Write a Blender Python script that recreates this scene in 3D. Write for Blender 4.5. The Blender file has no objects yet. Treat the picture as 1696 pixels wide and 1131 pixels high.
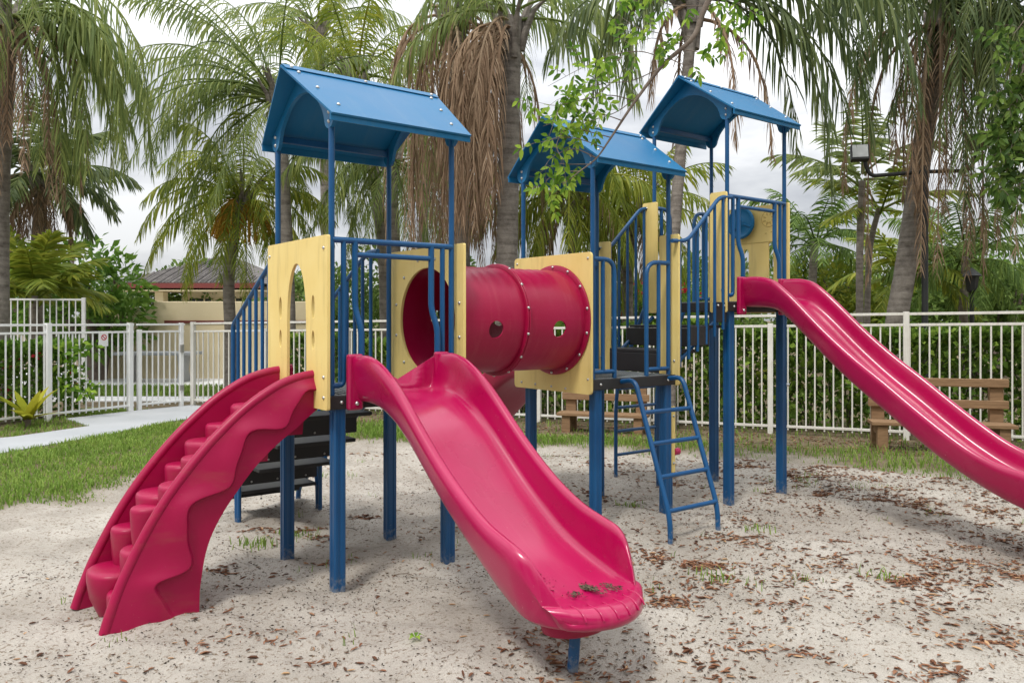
import bpy, bmesh, math, random
from mathutils import Vector, Matrix, noise
from mathutils.geometry import tessellate_polygon, delaunay_2d_cdt
R = math.radians
sc = bpy.context.scene
col = sc.collection

# ------------------------------------------------------------------ camera
cam_d = bpy.data.cameras.new("camera"); cam = bpy.data.objects.new("camera", cam_d)
col.objects.link(cam); sc.camera = cam
cam.location = (0, 0, 1.6); cam.rotation_euler = (R(90), 0, 0)
cam_d.sensor_width = 36; cam_d.lens = 36 * 1328 / 1696; cam_d.shift_y = -36.5 / 1696
cam_d.clip_start = .05; cam_d.clip_end = 2000
# ------------------------------------------------------------------ sky and sun
SUN_EL, SUN_AZ = R(58), R(205)
w = bpy.data.worlds.new("World"); sc.world = w; w.use_nodes = True
nt = w.node_tree; nt.nodes.clear()
def N(t, kind, **kw):
    n = t.nodes.new(kind)
    for k, v in kw.items():
        if k in n.inputs.keys(): n.inputs[k].default_value = v
        else: setattr(n, k, v)
    return n
out = N(nt, 'ShaderNodeOutputWorld'); bg = N(nt, 'ShaderNodeBackground')
sky = N(nt, 'ShaderNodeTexSky'); sky.sky_type = 'NISHITA'; sky.sun_disc = False
sky.sun_elevation = SUN_EL; sky.sun_rotation = SUN_AZ; sky.air_density = 1.0; sky.dust_density = 2.0
tc = N(nt, 'ShaderNodeTexCoord'); mp = N(nt, 'ShaderNodeMapping')
mp.inputs['Scale'].default_value = (1.5, 1.5, 4.5); mp.inputs['Location'].default_value = (3.1, .6, 1.2)
nz = N(nt, 'ShaderNodeTexNoise', Scale=1.6, Detail=6.0, Roughness=.55)
rp = N(nt, 'ShaderNodeValToRGB')
cr = rp.color_ramp; cr.elements[0].position = .40; cr.elements[0].color = (5.0, 5.2, 5.6, 1)
cr.elements[1].position = .58; cr.elements[1].color = (9.4, 9.5, 9.6, 1)
mx = N(nt, 'ShaderNodeMix', data_type='RGBA'); mx.inputs['Factor'].default_value = .93
nt.links.new(tc.outputs['Generated'], mp.inputs['Vector']); nt.links.new(mp.outputs['Vector'], nz.inputs['Vector'])
nt.links.new(nz.outputs['Fac'], rp.inputs['Fac'])
# an overcast sky is about three times as bright overhead as at the horizon
sxyz = N(nt, 'ShaderNodeSeparateXYZ'); nt.links.new(tc.outputs['Generated'], sxyz.inputs[0])
el = N(nt, 'ShaderNodeMath', operation='MULTIPLY_ADD', use_clamp=False); el.inputs[1].default_value = 2.1; el.inputs[2].default_value = .66
zc = N(nt, 'ShaderNodeMath', operation='MAXIMUM'); nt.links.new(sxyz.outputs['Z'], zc.inputs[0]); zc.inputs[1].default_value = 0
nt.links.new(zc.outputs[0], el.inputs[0])
vm = N(nt, 'ShaderNodeVectorMath', operation='SCALE'); nt.links.new(rp.outputs['Color'], vm.inputs[0]); nt.links.new(el.outputs[0], vm.inputs['Scale'])
nt.links.new(sky.outputs['Color'], mx.inputs[6]); nt.links.new(vm.outputs[0], mx.inputs[7])
nt.links.new(mx.outputs[2], bg.inputs['Color']); bg.inputs['Strength'].default_value = .095
nt.links.new(bg.outputs['Background'], out.inputs['Surface'])
sun_d = bpy.data.lights.new("sun", 'SUN'); sun = bpy.data.objects.new("sun", sun_d); col.objects.link(sun)
sun_d.energy = 1.9; sun_d.angle = R(10); sun_d.color = (1, .96, .9)
sd = Vector((math.cos(SUN_EL) * math.sin(SUN_AZ), math.cos(SUN_EL) * math.cos(SUN_AZ), math.sin(SUN_EL)))
sun.rotation_euler = sd.to_track_quat('Z', 'Y').to_euler(); sun.location = (0, 0, 30)
sc.view_settings.view_transform = 'Standard'; sc.view_settings.look = 'None'
sc.view_settings.exposure = .32; sc.view_settings.gamma = 1; sc.view_settings.use_curve_mapping = False
sc.render.engine = 'CYCLES'
sc.cycles.max_bounces = 6; sc.cycles.transparent_max_bounces = 8

# ------------------------------------------------------------------ mesh helpers
class MB:
    def __init__(s): s.v = []; s.f = []
    def add(s, vs, fs):
        o = len(s.v); s.v += [tuple(p) for p in vs]; s.f += [tuple(i + o for i in f) for f in fs]
    def box(s, x0, x1, y0, y1, z0, z1, M=None):
        vs = [Vector((x, y, z)) for z in (z0, z1) for y in (y0, y1) for x in (x0, x1)]
        if M: vs = [M @ p for p in vs]
        s.add(vs, [(0, 2, 3, 1), (4, 5, 7, 6), (0, 1, 5, 4), (2, 6, 7, 3), (0, 4, 6, 2), (1, 3, 7, 5)])
    def tube(s, pts, r, n=10, cap=True):
        pts = [Vector(p) for p in pts]; m = len(pts)
        rs = r if isinstance(r, (list, tuple)) else [r] * m
        T = []
        for i in range(m):
            d = pts[min(i + 1, m - 1)] - pts[max(i - 1, 0)]
            T.append(d.normalized() if d.length > 1e-9 else Vector((0, 0, 1)))
        a = Vector((0, 0, 1)) if abs(T[0].z) < .9 else Vector((1, 0, 0))
        u = T[0].cross(a).normalized(); vs = []
        for i in range(m):
            if i:
                ax = T[i - 1].cross(T[i])
                if ax.length > 1e-7:
                    u = Matrix.Rotation(T[i - 1].angle(T[i]), 3, ax.normalized()) @ u
            u = (u - T[i] * u.dot(T[i])).normalized(); q = T[i].cross(u)
            for k in range(n):
                A = 2 * math.pi * k / n
                vs.append(pts[i] + (u * math.cos(A) + q * math.sin(A)) * rs[i])
        fs = [(i * n + k, i * n + (k + 1) % n, (i + 1) * n + (k + 1) % n, (i + 1) * n + k) for i in range(m - 1) for k in range(n)]
        if cap: fs += [tuple(range(n))[::-1], tuple((m - 1) * n + k for k in range(n))]
        s.add(vs, fs)
    def grid(s, P, closed_u=False, closed_v=False):
        nu, nv = len(P), len(P[0]); vs = [p for row in P for p in row]; fs = []
        for i in range(nu if closed_u else nu - 1):
            for j in range(nv if closed_v else nv - 1):
                a, b = (i + 1) % nu, (j + 1) % nv
                fs.append((i * nv + j, a * nv + j, a * nv + b, i * nv + b))
        s.add(vs, fs)
    def prism(s, outer, holes, t0, t1, fn):
        """2-D outline (with holes) given thickness t0..t1; fn(a, b, t) -> point"""
        loops = [outer] + list(holes)
        flat = [p for l in loops for p in l]; n = len(flat)
        tri = tessellate_polygon([[Vector((p[0], p[1], 0)) for p in l] for l in loops])
        vs = [fn(a, b, t0) for a, b in flat] + [fn(a, b, t1) for a, b in flat]
        fs = [tuple(t) for t in tri] + [tuple(i + n for i in t[::-1]) for t in tri]
        o = 0
        for l in loops:
            m = len(l)
            for i in range(m):
                a, b = o + i, o + (i + 1) % m
                fs.append((a, b, b + n, a + n))
            o += m
        s.add(vs, fs)
    def build(s, name, mat, parent=None, smooth=35, bevel=0, seg=2, loc=None, fix=True):
        me = bpy.data.meshes.new(name); me.from_pydata(s.v, [], s.f); me.validate()
        if fix and len(s.f) < 60000:
            bm = bmesh.new(); bm.from_mesh(me); bmesh.ops.recalc_face_normals(bm, faces=bm.faces); bm.to_mesh(me); bm.free()
        if smooth:
            me.polygons.foreach_set('use_smooth', [True] * len(me.polygons))
            if smooth < 180: me.set_sharp_from_angle(angle=R(smooth))
        me.materials.append(mat)
        o = bpy.data.objects.new(name, me); col.objects.link(o)
        if parent: o.parent = parent
        if loc: o.location = loc
        if bevel:
            b = o.modifiers.new('bevel', 'BEVEL'); b.width = bevel; b.segments = seg; b.limit_method = 'ANGLE'; b.angle_limit = R(40)
        return o
def tag(o, label=None, cat=None, group=None, kind=None):
    if label: o['label'] = label
    if cat: o['category'] = cat
    if group: o['group'] = group
    if kind: o['kind'] = kind
    return o
def thing(name, label, cat, loc=(0, 0, 0), rz=0, group=None):
    o = bpy.data.objects.new(name, None); col.objects.link(o); o.location = loc; o.rotation_euler = (0, 0, rz)
    o.empty_display_size = .2
    return tag(o, label, cat, group)
def rnd(pts, r, n=6):
    """round the inner corners of a polyline"""
    pts = [Vector(p) for p in pts]; o = [pts[0]]
    for i in range(1, len(pts) - 1):
        a, b, c = pts[i - 1], pts[i], pts[i + 1]
        d = min(r, (a - b).length * .48, (c - b).length * .48)
        p, q = b + (a - b).normalized() * d, b + (c - b).normalized() * d
        for k in range(n + 1):
            t = k / n; o.append(p * (1 - t) ** 2 + b * 2 * t * (1 - t) + q * t * t)
    return o + [pts[-1]]
def interp(tab, x):
    if x <= tab[0][0]: return tab[0][1]
    for (a, p), (b, q) in zip(tab, tab[1:]):
        if x <= b: return p + (q - p) * (x - a) / (b - a)
    return tab[-1][1]
def catmull(P, n):
    """resample a list of tuples with a Catmull-Rom spline, n per span"""
    m = len(P); out = []
    for i in range(m - 1):
        p0, p1, p2, p3 = P[max(i - 1, 0)], P[i], P[i + 1], P[min(i + 2, m - 1)]
        for k in range(n):
            t = k / n
            out.append(tuple(.5 * (2 * b + (c - a) * t + (2 * a - 5 * b + 4 * c - d) * t * t + (3 * b - a - 3 * c + d) * t ** 3) for a, b, c, d in zip(p0, p1, p2, p3)))
    return out + [tuple(P[-1])]
def smooth01(t): t = max(0, min(1, t)); return t * t * (3 - 2 * t)

# ------------------------------------------------------------------ materials
def mat(name):
    m = bpy.data.materials.new(name); m.use_nodes = True; t = m.node_tree
    return m, t, t.nodes['Principled BSDF']
def ramp(t, stops, fac):
    r = N(t, 'ShaderNodeValToRGB'); e = r.color_ramp.elements
    while len(e) < len(stops): e.new(.5)
    for k, (p, c) in enumerate(stops):
        e[k].position = p; e[k].color = (c[0], c[1], c[2], 1)
    t.links.new(fac, r.inputs['Fac']); return r
def noise_n(t, scale, detail=4, rough=.55, coord='Object', vec=None):
    n = N(t, 'ShaderNodeTexNoise', Scale=scale, Detail=detail, Roughness=rough)
    if vec is None:
        c = N(t, 'ShaderNodeTexCoord'); vec = c.outputs[coord]
    t.links.new(vec, n.inputs['Vector']); return n
def bump(t, b, h, strength, dist=.01):
    n = N(t, 'ShaderNodeBump', Strength=strength, Distance=dist); t.links.new(h, n.inputs['Height']); t.links.new(n.outputs['Normal'], b.inputs['Normal'])
def mixc(t, fac, a, b):
    m = N(t, 'ShaderNodeMix', data_type='RGBA')
    for s, i in ((fac, 0), (a, 6), (b, 7)):
        if hasattr(s, 'is_linked'): t.links.new(s, m.inputs[i])
        else: m.inputs[i].default_value = s if i == 0 else (s[0], s[1], s[2], 1)
    return m.outputs[2]
def worn(name, c, c2, rough, dirt=(.35, .3, .24), dirt_amt=.5, spec=.5, nscale=3.0, dust=False, bumpy=.05, coat=0, streak=None, streak_c=(.3, .25, .15), streak_amt=.4):
    """painted or moulded surface: colour drift, dirt specks, scuffs; dust = splashed sand low on posts"""
    m, t, b = mat(name)
    n1 = noise_n(t, nscale, 5)
    base = ramp(t, [(.3, c), (.75, c2)], n1.outputs['Fac']).outputs['Color']
    n2 = noise_n(t, 55, 3, .6)
    sp = ramp(t, [(.68, (0, 0, 0)), (.78, (1, 1, 1))], n2.outputs['Fac']).outputs['Color']
    n3 = noise_n(t, 2.2, 3)
    ms = N(t, 'ShaderNodeMath', operation='MULTIPLY'); t.links.new(sp, ms.inputs[0])
    m3 = ramp(t, [(.45, (0, 0, 0)), (.7, (dirt_amt,) * 3)], n3.outputs['Fac']).outputs['Color']
    t.links.new(m3, ms.inputs[1])
    cc = mixc(t, ms.outputs[0], base, dirt)
    if streak:                                          # grime or scuffs drawn out along one direction
        tcs = N(t, 'ShaderNodeTexCoord'); ms_ = N(t, 'ShaderNodeMapping'); ms_.inputs['Scale'].default_value = streak; t.links.new(tcs.outputs['Object'], ms_.inputs['Vector'])
        n5 = noise_n(t, 1.0, 5, .65, vec=ms_.outputs['Vector'])
        cc = mixc(t, ramp(t, [(.52, (0, 0, 0)), (.74, (streak_amt,) * 3)], n5.outputs['Fac']).outputs['Color'], cc, streak_c)
    if dust:
        tcn = N(t, 'ShaderNodeNewGeometry'); sx = N(t, 'ShaderNodeSeparateXYZ'); t.links.new(tcn.outputs['Position'], sx.inputs[0])
        nn = noise_n(t, 30, 4, .7)
        mm = N(t, 'ShaderNodeMath', operation='MULTIPLY_ADD'); mm.inputs[1].default_value = .5
        t.links.new(nn.outputs['Fac'], mm.inputs[0]); t.links.new(sx.outputs['Z'], mm.inputs[2])
        d = ramp(t, [(.2, (.6,) * 3), (.30, (0, 0, 0))], mm.outputs[0]).outputs['Color']
        cc = mixc(t, d, cc, dirt)
    t.links.new(cc, b.inputs['Base Color'])
    rr = ramp(t, [(.3, (rough,) * 3), (.75, (min(1, rough + .14),) * 3)], n1.outputs['Fac'])
    t.links.new(rr.outputs['Color'], b.inputs['Roughness'])
    b.inputs['Specular IOR Level'].default_value = spec
    if coat: b.inputs['Coat Weight'].default_value = coat; b.inputs['Coat Roughness'].default_value = .17
    if bumpy: bump(t, b, noise_n(t, 90, 3).outputs['Fac'], bumpy, .003)
    return m
M = {}
M['blue'] = worn('blue_powder_coat', (.002, .058, .17), (.003, .08, .22), .3, (.25, .25, .24), .35, dust=True)
M['blue_roof'] = worn('blue_roof_metal', (.005, .115, .265), (.008, .14, .30), .38, (.18, .22, .26), .3, nscale=1.4, spec=.3, streak=(9, 2, 2), streak_c=(.05, .16, .28), streak_amt=.4)
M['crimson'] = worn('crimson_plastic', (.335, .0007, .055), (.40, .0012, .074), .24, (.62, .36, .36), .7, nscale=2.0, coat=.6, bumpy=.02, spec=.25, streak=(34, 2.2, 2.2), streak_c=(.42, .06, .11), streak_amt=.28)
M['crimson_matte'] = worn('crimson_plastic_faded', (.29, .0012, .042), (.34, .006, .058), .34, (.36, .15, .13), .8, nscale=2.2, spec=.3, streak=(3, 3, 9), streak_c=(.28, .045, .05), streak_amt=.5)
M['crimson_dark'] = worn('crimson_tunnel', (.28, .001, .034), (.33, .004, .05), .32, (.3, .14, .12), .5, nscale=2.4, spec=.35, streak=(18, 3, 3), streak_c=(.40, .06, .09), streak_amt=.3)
M['yellow'] = worn('yellow_board', (.74, .56, .19), (.78, .62, .25), .45, (.36, .26, .09), .85, nscale=4.0, spec=.3, streak=(14, 14, 1.6), streak_c=(.46, .34, .12), streak_amt=.5)
M['black'] = worn('black_plastic', (.012, .012, .013), (.022, .021, .021), .5, (.1, .09, .08), .4)
M['deck'] = worn('grey_deck_plate', (.12, .14, .15), (.2, .21, .21), .5, (.3, .27, .22), .6)
M['white'] = worn('white_fence_paint', (.72, .72, .70), (.80, .80, .79), .5, (.35, .32, .26), .6, nscale=5)
M['cream'] = worn('cream_fence_paint', (.60, .58, .52), (.70, .68, .63), .5, (.3, .25, .18), .8, nscale=5, streak=(30, 30, 2.5), streak_c=(.4, .34, .26), streak_amt=.5)
M['dark'] = worn('dark_lamp_metal', (.012, .013, .014), (.02, .02, .02), .45)
M['concrete'] = worn('pale_concrete', (.33, .345, .36), (.42, .43, .44), .85, (.3, .28, .25), .5, nscale=1.2)
M['paving'] = worn('white_paving', (.66, .66, .65), (.76, .76, .75), .8, (.4, .38, .34), .4, nscale=1.2)
def plain(name, c, rough, metal=0):
    m, t, b = mat(name); b.inputs['Roughness'].default_value = rough; b.inputs['Metallic'].default_value = metal
    n = noise_n(t, 12, 3); a = tuple(x * .85 for x in c)
    t.links.new(ramp(t, [(.35, a), (.7, c)], n.outputs['Fac']).outputs['Color'], b.inputs['Base Color']); return m
M['steel'] = plain('bolt_steel', (.55, .55, .54), .35, .9)
M['glass'] = plain('lamp_glass', (.55, .56, .55), .15)
def wood(name, a, b_, s=1):
    m, t, b = mat(name); c = N(t, 'ShaderNodeTexCoord'); mpn = N(t, 'ShaderNodeMapping'); mpn.inputs['Scale'].default_value = (2 * s, 18 * s, 18 * s)
    t.links.new(c.outputs['Object'], mpn.inputs['Vector']); n = noise_n(t, 2.5, 6, .6, vec=mpn.outputs['Vector'])
    t.links.new(ramp(t, [(.3, a), (.7, b_)], n.outputs['Fac']).outputs['Color'], b.inputs['Base Color']); b.inputs['Roughness'].default_value = .8
    bump(t, b, n.outputs['Fac'], .3, .005); return m
M['wood'] = wood('bench_board', (.17, .095, .045), (.29, .175, .09))
def bark(name, a, b_, ring=9.0):
    m, t, b = mat(name); c = N(t, 'ShaderNodeTexCoord'); mpn = N(t, 'ShaderNodeMapping'); mpn.inputs['Scale'].default_value = (1, 1, ring)
    t.links.new(c.outputs['Object'], mpn.inputs['Vector']); n = noise_n(t, 1.4, 6, .65, vec=mpn.outputs['Vector'])
    n2 = noise_n(t, 9, 5, .7)
    f = N(t, 'ShaderNodeMath', operation='MULTIPLY_ADD'); f.inputs[1].default_value = .55
    t.links.new(n.outputs['Fac'], f.inputs[0])
    f2 = N(t, 'ShaderNodeMath', operation='MULTIPLY'); f2.inputs[1].default_value = .5; t.links.new(n2.outputs['Fac'], f2.inputs[0]); t.links.new(f2.outputs[0], f.inputs[2])
    t.links.new(ramp(t, [(.38, a), (.62, b_)], f.outputs[0]).outputs['Color'], b.inputs['Base Color']); b.inputs['Roughness'].default_value = .9
    bump(t, b, f.outputs[0], .9, .03); return m
M['palm_bark'] = bark('palm_bark', (.09, .075, .062), (.25, .22, .19))
M['branch_bark'] = bark('branch_bark', (.09, .065, .05), (.2, .16, .13), 3)
def leaf(name, stops, trans=.35, rough=.45, patch=0):
    m, t, b = mat(name); g = N(t, 'ShaderNodeNewGeometry')
    fac = g.outputs['Random Per Island']
    if patch:
        n = noise_n(t, patch, 2); a = N(t, 'ShaderNodeMath', operation='MULTIPLY_ADD'); a.inputs[1].default_value = .5
        t.links.new(fac, a.inputs[0]); s2 = N(t, 'ShaderNodeMath', operation='MULTIPLY'); s2.inputs[1].default_value = .55
        t.links.new(n.outputs['Fac'], s2.inputs[0]); t.links.new(s2.outputs[0], a.inputs[2]); fac = a.outputs[0]
    c = ramp(t, stops, fac).outputs['Color']; t.links.new(c, b.inputs['Base Color']); b.inputs['Roughness'].default_value = min(1, rough + .15); b.inputs['Specular IOR Level'].default_value = .25
    tr = N(t, 'ShaderNodeBsdfTranslucent'); t.links.new(c, tr.inputs['Color'])
    mxs = N(t, 'ShaderNodeMixShader'); mxs.inputs['Fac'].default_value = trans
    t.links.new(b.outputs['BSDF'], mxs.inputs[1]); t.links.new(tr.outputs['BSDF'], mxs.inputs[2])
    t.links.new(mxs.outputs[0], t.nodes['Material Output'].inputs['Surface']); return m
M['frond'] = leaf('palm_frond_green', [(0.05, (0.0708, 0.1121, 0.0354)), (0.45, (0.1888, 0.2537, 0.0767)), (0.8, (0.3422, 0.3894, 0.118)), (0.97, (0.5428, 0.4956, 0.177))], .55, .4, .6)
M['frond_dark'] = leaf('palm_frond_deep_green', [(0.05, (0.036, 0.0576, 0.024)), (0.5, (0.096, 0.138, 0.048)), (0.85, (0.204, 0.24, 0.084)), (0.98, (0.384, 0.324, 0.132))], .45, .4, .6)
M['frond_light'] = leaf('palm_frond_yellow_green', [(0.05, (0.0672, 0.1064, 0.0134)), (0.45, (0.1904, 0.252, 0.028)), (0.8, (0.3584, 0.3696, 0.0504)), (0.97, (0.56, 0.448, 0.0896))], .45, .4, .6)
M['dead'] = leaf('dead_frond_brown', [(.05, (.10, .06, .038)), (.45, (.25, .165, .105)), (.8, (.40, .29, .195)), (.97, (.60, .47, .34))], .25, .8, .8)
M['fruit'] = leaf('palm_fruit_orange', [(.1, (.42, .2, .02)), (.9, (.65, .38, .05))], .1, .5)
M['leaf'] = leaf('tree_leaf_green', [(0.05, (0.0575, 0.138, 0.0138)), (0.5, (0.161, 0.3105, 0.0287)), (0.95, (0.368, 0.529, 0.069))], .5, .4)
M['leaf_shaded'] = leaf('tree_leaf_green_shaded', [(0.05, (0.033, 0.0715, 0.0132)), (0.5, (0.077, 0.1485, 0.0242)), (0.95, (0.176, 0.264, 0.0495))], .4, .4)  # tree leaf green with shade painted in, for the right-edge leaves
M['bush'] = leaf('bush_leaf', [(.05, (.04, .10, .012)), (.55, (.12, .235, .03)), (.95, (.26, .39, .06))], .3, .45, .5)
M['far'] = leaf('far_tree_leaf', [(0.05, (0.039, 0.0806, 0.0169)), (0.5, (0.1105, 0.182, 0.039)), (0.95, (0.26, 0.351, 0.078))], .35, .6, .3)
M['hedge'] = leaf('hedge_leaf', [(0.05, (0.035, 0.077, 0.014)), (0.5, (0.119, 0.21, 0.0336)), (0.8, (0.294, 0.42, 0.063)), (0.97, (0.56, 0.406, 0.07))], .3, .35, .8)
M['grass'] = leaf('grass_blade', [(.05, (.09, .16, .025)), (.5, (.19, .31, .05)), (.8, (.30, .40, .085)), (.95, (.45, .39, .16))], .4, .5, 1.2)
M['flower'] = leaf('red_flower', [(.1, (.5, .02, .03)), (.9, (.65, .05, .08))], .3, .5)
M['brom'] = leaf('bromeliad_leaf', [(.1, (.3, .33, .02)), (.9, (.5, .46, .05))], .4, .35)
M['litter'] = leaf('mulch_chip', [(.05, (.09, .042, .025)), (.45, (.20, .088, .048)), (.85, (.30, .155, .09)), (.98, (.45, .29, .16))], 0, .8)
M['twig'] = leaf('dark_debris', [(.1, (.035, .025, .018)), (.9, (.13, .095, .065))], 0, .9)
M['core'] = plain('hedge_inner_twigs', (.02, .024, .012), 1)
def roof_tile():
    m, t, b = mat('brown_roof_tile'); c = N(t, 'ShaderNodeTexCoord')
    wv = N(t, 'ShaderNodeTexWave', Scale=1.8, Distortion=.4); wv.bands_direction = 'X'; t.links.new(c.outputs['Object'], wv.inputs['Vector'])
    n = noise_n(t, 3, 5)
    t.links.new(ramp(t, [(.3, (.085, .076, .07)), (.7, (.19, .172, .16))], n.outputs['Fac']).outputs['Color'], b.inputs['Base Color'])
    b.inputs['Roughness'].default_value = .85; bump(t, b, wv.outputs['Fac'], 1, .06); return m
M['tile'] = roof_tile()
M['stucco'] = worn('cream_stucco', (.62, .52, .33), (.68, .58, .4), .9, (.4, .33, .22), .5, nscale=1)
M['fascia'] = plain('dark_red_fascia', (.17, .03, .025), .6)
M['window'] = plain('window_glass_dark', (.03, .035, .04), .12)

# ------------------------------------------------------------------ the playset (one bolted-together thing)
TH, S = .653, .848
PX, PY = -1.073, 4.769
TW = [(0, 0, 0), (2.1285, .011, 0), (3.699, -.021, .605)]           # tower corner x, y and extra deck height
play = thing('playset', 'blue, yellow and crimson playground set of three roofed towers with slides on the sand', 'playset', (PX, PY, 0), TH)
def W2L(X, Y, Z=0):
    dx, dy = X - PX, Y - PY; c, s_ = math.cos(TH), math.sin(TH)
    return (dx * c + dy * s_, -dx * s_ + dy * c, Z)
# --- bolts: one small mesh, copied
bb = MB()
prof = [(.0001, .0105), (.006, .0095), (.0105, .006), (.0125, 0), (.0125, -.004)]
bb.grid([[(r * math.cos(a * math.pi / 5), r * math.sin(a * math.pi / 5), z) for a in range(10)] for r, z in prof], closed_v=True)
bolt_me = bb.build('bolt', M['steel'], None, 60).data
bpy.data.objects.remove(bpy.data.objects['bolt'])
def bolt(parent, p, n, s=1.0):
    o = bpy.data.objects.new('bolt', bolt_me); col.objects.link(o); o.parent = parent
    o.location = p; o.rotation_euler = Vector(n).to_track_quat('Z', 'Y').to_euler(); o.scale = (s, s, s)
# --- posts, poles, decks, roofs
POST = .038
def post(x, y, ztop, lean=0):
    m = MB(); h, g = POST, .012
    c = []
    for k in range(4):                                                # square tube with rounded corners and a groove down each face
        A = k * math.pi / 2; ca, sa = math.cos(A), math.sin(A)
        for px_, py_ in ((h, -h + .008), (h, -g), (h - .004, -g + .003), (h - .004, g - .003), (h, g), (h, h - .008), (h - .008, h)):
            c.append((px_ * ca - py_ * sa, px_ * sa + py_ * ca))
    m.prism(c, [], -.25, ztop, lambda a, b, t: (x + a, y + b, t))
    return m.build('post', M['blue'], play, 20)
for ti, (tx, ty, dz) in enumerate(TW):
    for cx, cy, ix, iy in ((0, 0, 1, 1), (0, S, 1, -1), (S, 0, -1, 1), (S, S, -1, -1)):
        p = post(tx + cx + ix * .032 + .016, ty + cy + iy * .032 - .012, 1.075 + dz)
        if cx == 0 and cy == 0:
            for z_ in (.78, .95): bolt(p, (tx + .07 + .016, ty + .03, z_ + dz), (1, 0, 0), .55)
        q = MB(); q.tube([(tx + cx, ty + cy, 1.05 + dz), (tx + cx, ty + cy, 2.86 + dz)], .0185, 14)
        q.build('pole', M['blue'], play, 40)
    d = MB(); d.box(tx - .012, tx + S + .012, ty - .012, ty + S + .012, 1.085 + dz, 1.15 + dz)
    dk = d.build('deck', M['deck'], play, 0, .004)
    for (x0, x1, y0, y1) in ((-.045, S + .045, -.04, -.014), (-.045, S + .045, S + .014, S + .04), (-.04, -.014, -.012, S + .012), (S + .014, S + .04, -.012, S + .012)):
        e = MB(); e.box(tx + x0, tx + x1, ty + y0, ty + y1, 1.065 + dz, 1.148 + dz)
        e.build('edge_board', M['black'], dk, 0, .006)
    for x_ in (.045, .8): bolt(dk, (tx + x_, ty - .042, 1.107 + dz), (0, -1, 0), .9)
    g = MB()
    for k in range(15):
        x_ = tx + .06 + k * .052
        g.box(x_, x_ + .02, ty + .03, ty + S - .03, 1.151 + dz, 1.155 + dz)
    g.build('tread_ribs', M['deck'], dk, 0)
RIDGE, EAVE, RW, RISE, HE = 1.148, .975, 1.13, .397, 2.795
for ti, (tx, ty, dz) in enumerate(TW):
    cx, cy, he = tx + S / 2, ty + S / 2, HE + (0 if ti < 2 else .607) + (.008 if ti == 1 else 0)
    rf = None
    ng = math.atan2(RISE, RW / 2)
    for sgn in (-1, 1):
        def sl(u, q, t, sgn=sgn):       # u along ridge -1..1, q 0 ridge..1 eave
            L = RIDGE + (EAVE - RIDGE) * q
            return (cx + u * L / 2, cy + sgn * (q * RW / 2 + t * math.sin(ng)), he + RISE * (1 - q) + t * math.cos(ng))
        m = MB(); t0, t1 = -.012, 0
        nu, nq = 12, 8
        top = [[sl(-1 + 2 * i / nu, j / nq, 0) for j in range(nq + 1)] for i in range(nu + 1)]
        bot = [[sl(-1 + 2 * i / nu, j / nq, -.012) for j in range(nq + 1)] for i in range(nu + 1)]
        m.grid(top); m.grid([r[::-1] for r in bot])
        rim = lambda G: [G[i][0] for i in range(nu + 1)] + [G[nu][j] for j in range(1, nq + 1)] + [G[i][nq] for i in range(nu - 1, -1, -1)] + [G[0][j] for j in range(nq - 1, 0, -1)]
        m.grid([rim(top), rim(bot)], closed_v=True)
        a, b = sl(-1, .985, -.012), sl(1, .985, -.012)     # folded lip along the eave
        m.box(a[0], b[0], min(a[1], a[1] - sgn * .012), max(a[1], a[1] - sgn * .012), a[2] - .038, a[2] + .006)
        if rf is None: rf = m.build('roof', M['blue_roof'], play, 25)
        else: m.build('roof_sheet', M['blue_roof'], rf, 25)
        c = MB()                                            # ridge flashing
        for u0, u1 in ((-.985, .985),):
            P = [sl(u0, -.004, .004), sl(u1, -.004, .004), sl(u1, .085, .004), sl(u0, .085, .004)]
            Q = [sl(u0, -.004, .009), sl(u1, -.004, .009), sl(u1, .085, .009), sl(u0, .085, .009)]
            c.add(P + Q, [(0, 1, 2, 3), (7, 6, 5, 4), (0, 4, 5, 1), (1, 5, 6, 2), (2, 6, 7, 3), (3, 7, 4, 0)])
        c.build('ridge_cap', M['blue_roof'], rf, 0)
        nrm = (0, sgn * math.sin(ng), math.cos(ng))
        if sgn == -1:
            for u_, q_ in ((-.86, .13), (-.82, .45), (-.78, .8), (.86, .13), (.84, .45), (.8, .8), (0, .05), (-.9, .045), (.9, .045)):
                bolt(rf, sl(u_, q_, .002 if q_ > .1 else .009), nrm, 1)
    for xe in (tx - .005, tx + S + .005):                   # arched gable boards
        yo = []; n = 28
        for k in range(n + 1):                              # top edge just under the sheets
            y = -.062 + (S + .124) * k / n
            yo.append((ty + y, he + RISE * (1 - abs(y - S / 2) / (RW / 2)) - .018))
        for k in range(9):                                  # right lobe
            A = -k * math.pi / 9 * 1.0
            yo.append((ty + S - .002 + .066 * math.cos(A), he + .01 + .07 * math.sin(A)))
        for k in range(n + 1):                              # arch, from right to left
            t = k / n; y = S - .068 - (S - .136) * t
            yo.append((ty + y, he + .005 + .232 * (math.sin(math.pi * t) ** .66)))
        for k in range(9):
            A = -k * math.pi / 9
            yo.append((ty + .002 + .066 * math.cos(A), he + .01 + .07 * math.sin(A)))
        m = MB(); m.prism(yo, [], xe - .012, xe + .012, lambda a, b, t: (t, a, b))
        gb = m.build('gable_board', M['blue_roof'], rf, 30)
        if xe < tx + .3:
            for y_ in (0, S):
                for z_ in (.035, -.02): bolt(gb, (xe - .012, ty + y_, he + z_), (-1, 0, 0), 1)
    for y_ in (0, S):
        m = MB(); m.box(tx + .02, tx + S - .02, ty + y_ - .014, ty + y_ + .014, he + .005, he + .05)
        m.build('eave_beam', M['blue'], rf, 0, .004)

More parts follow.
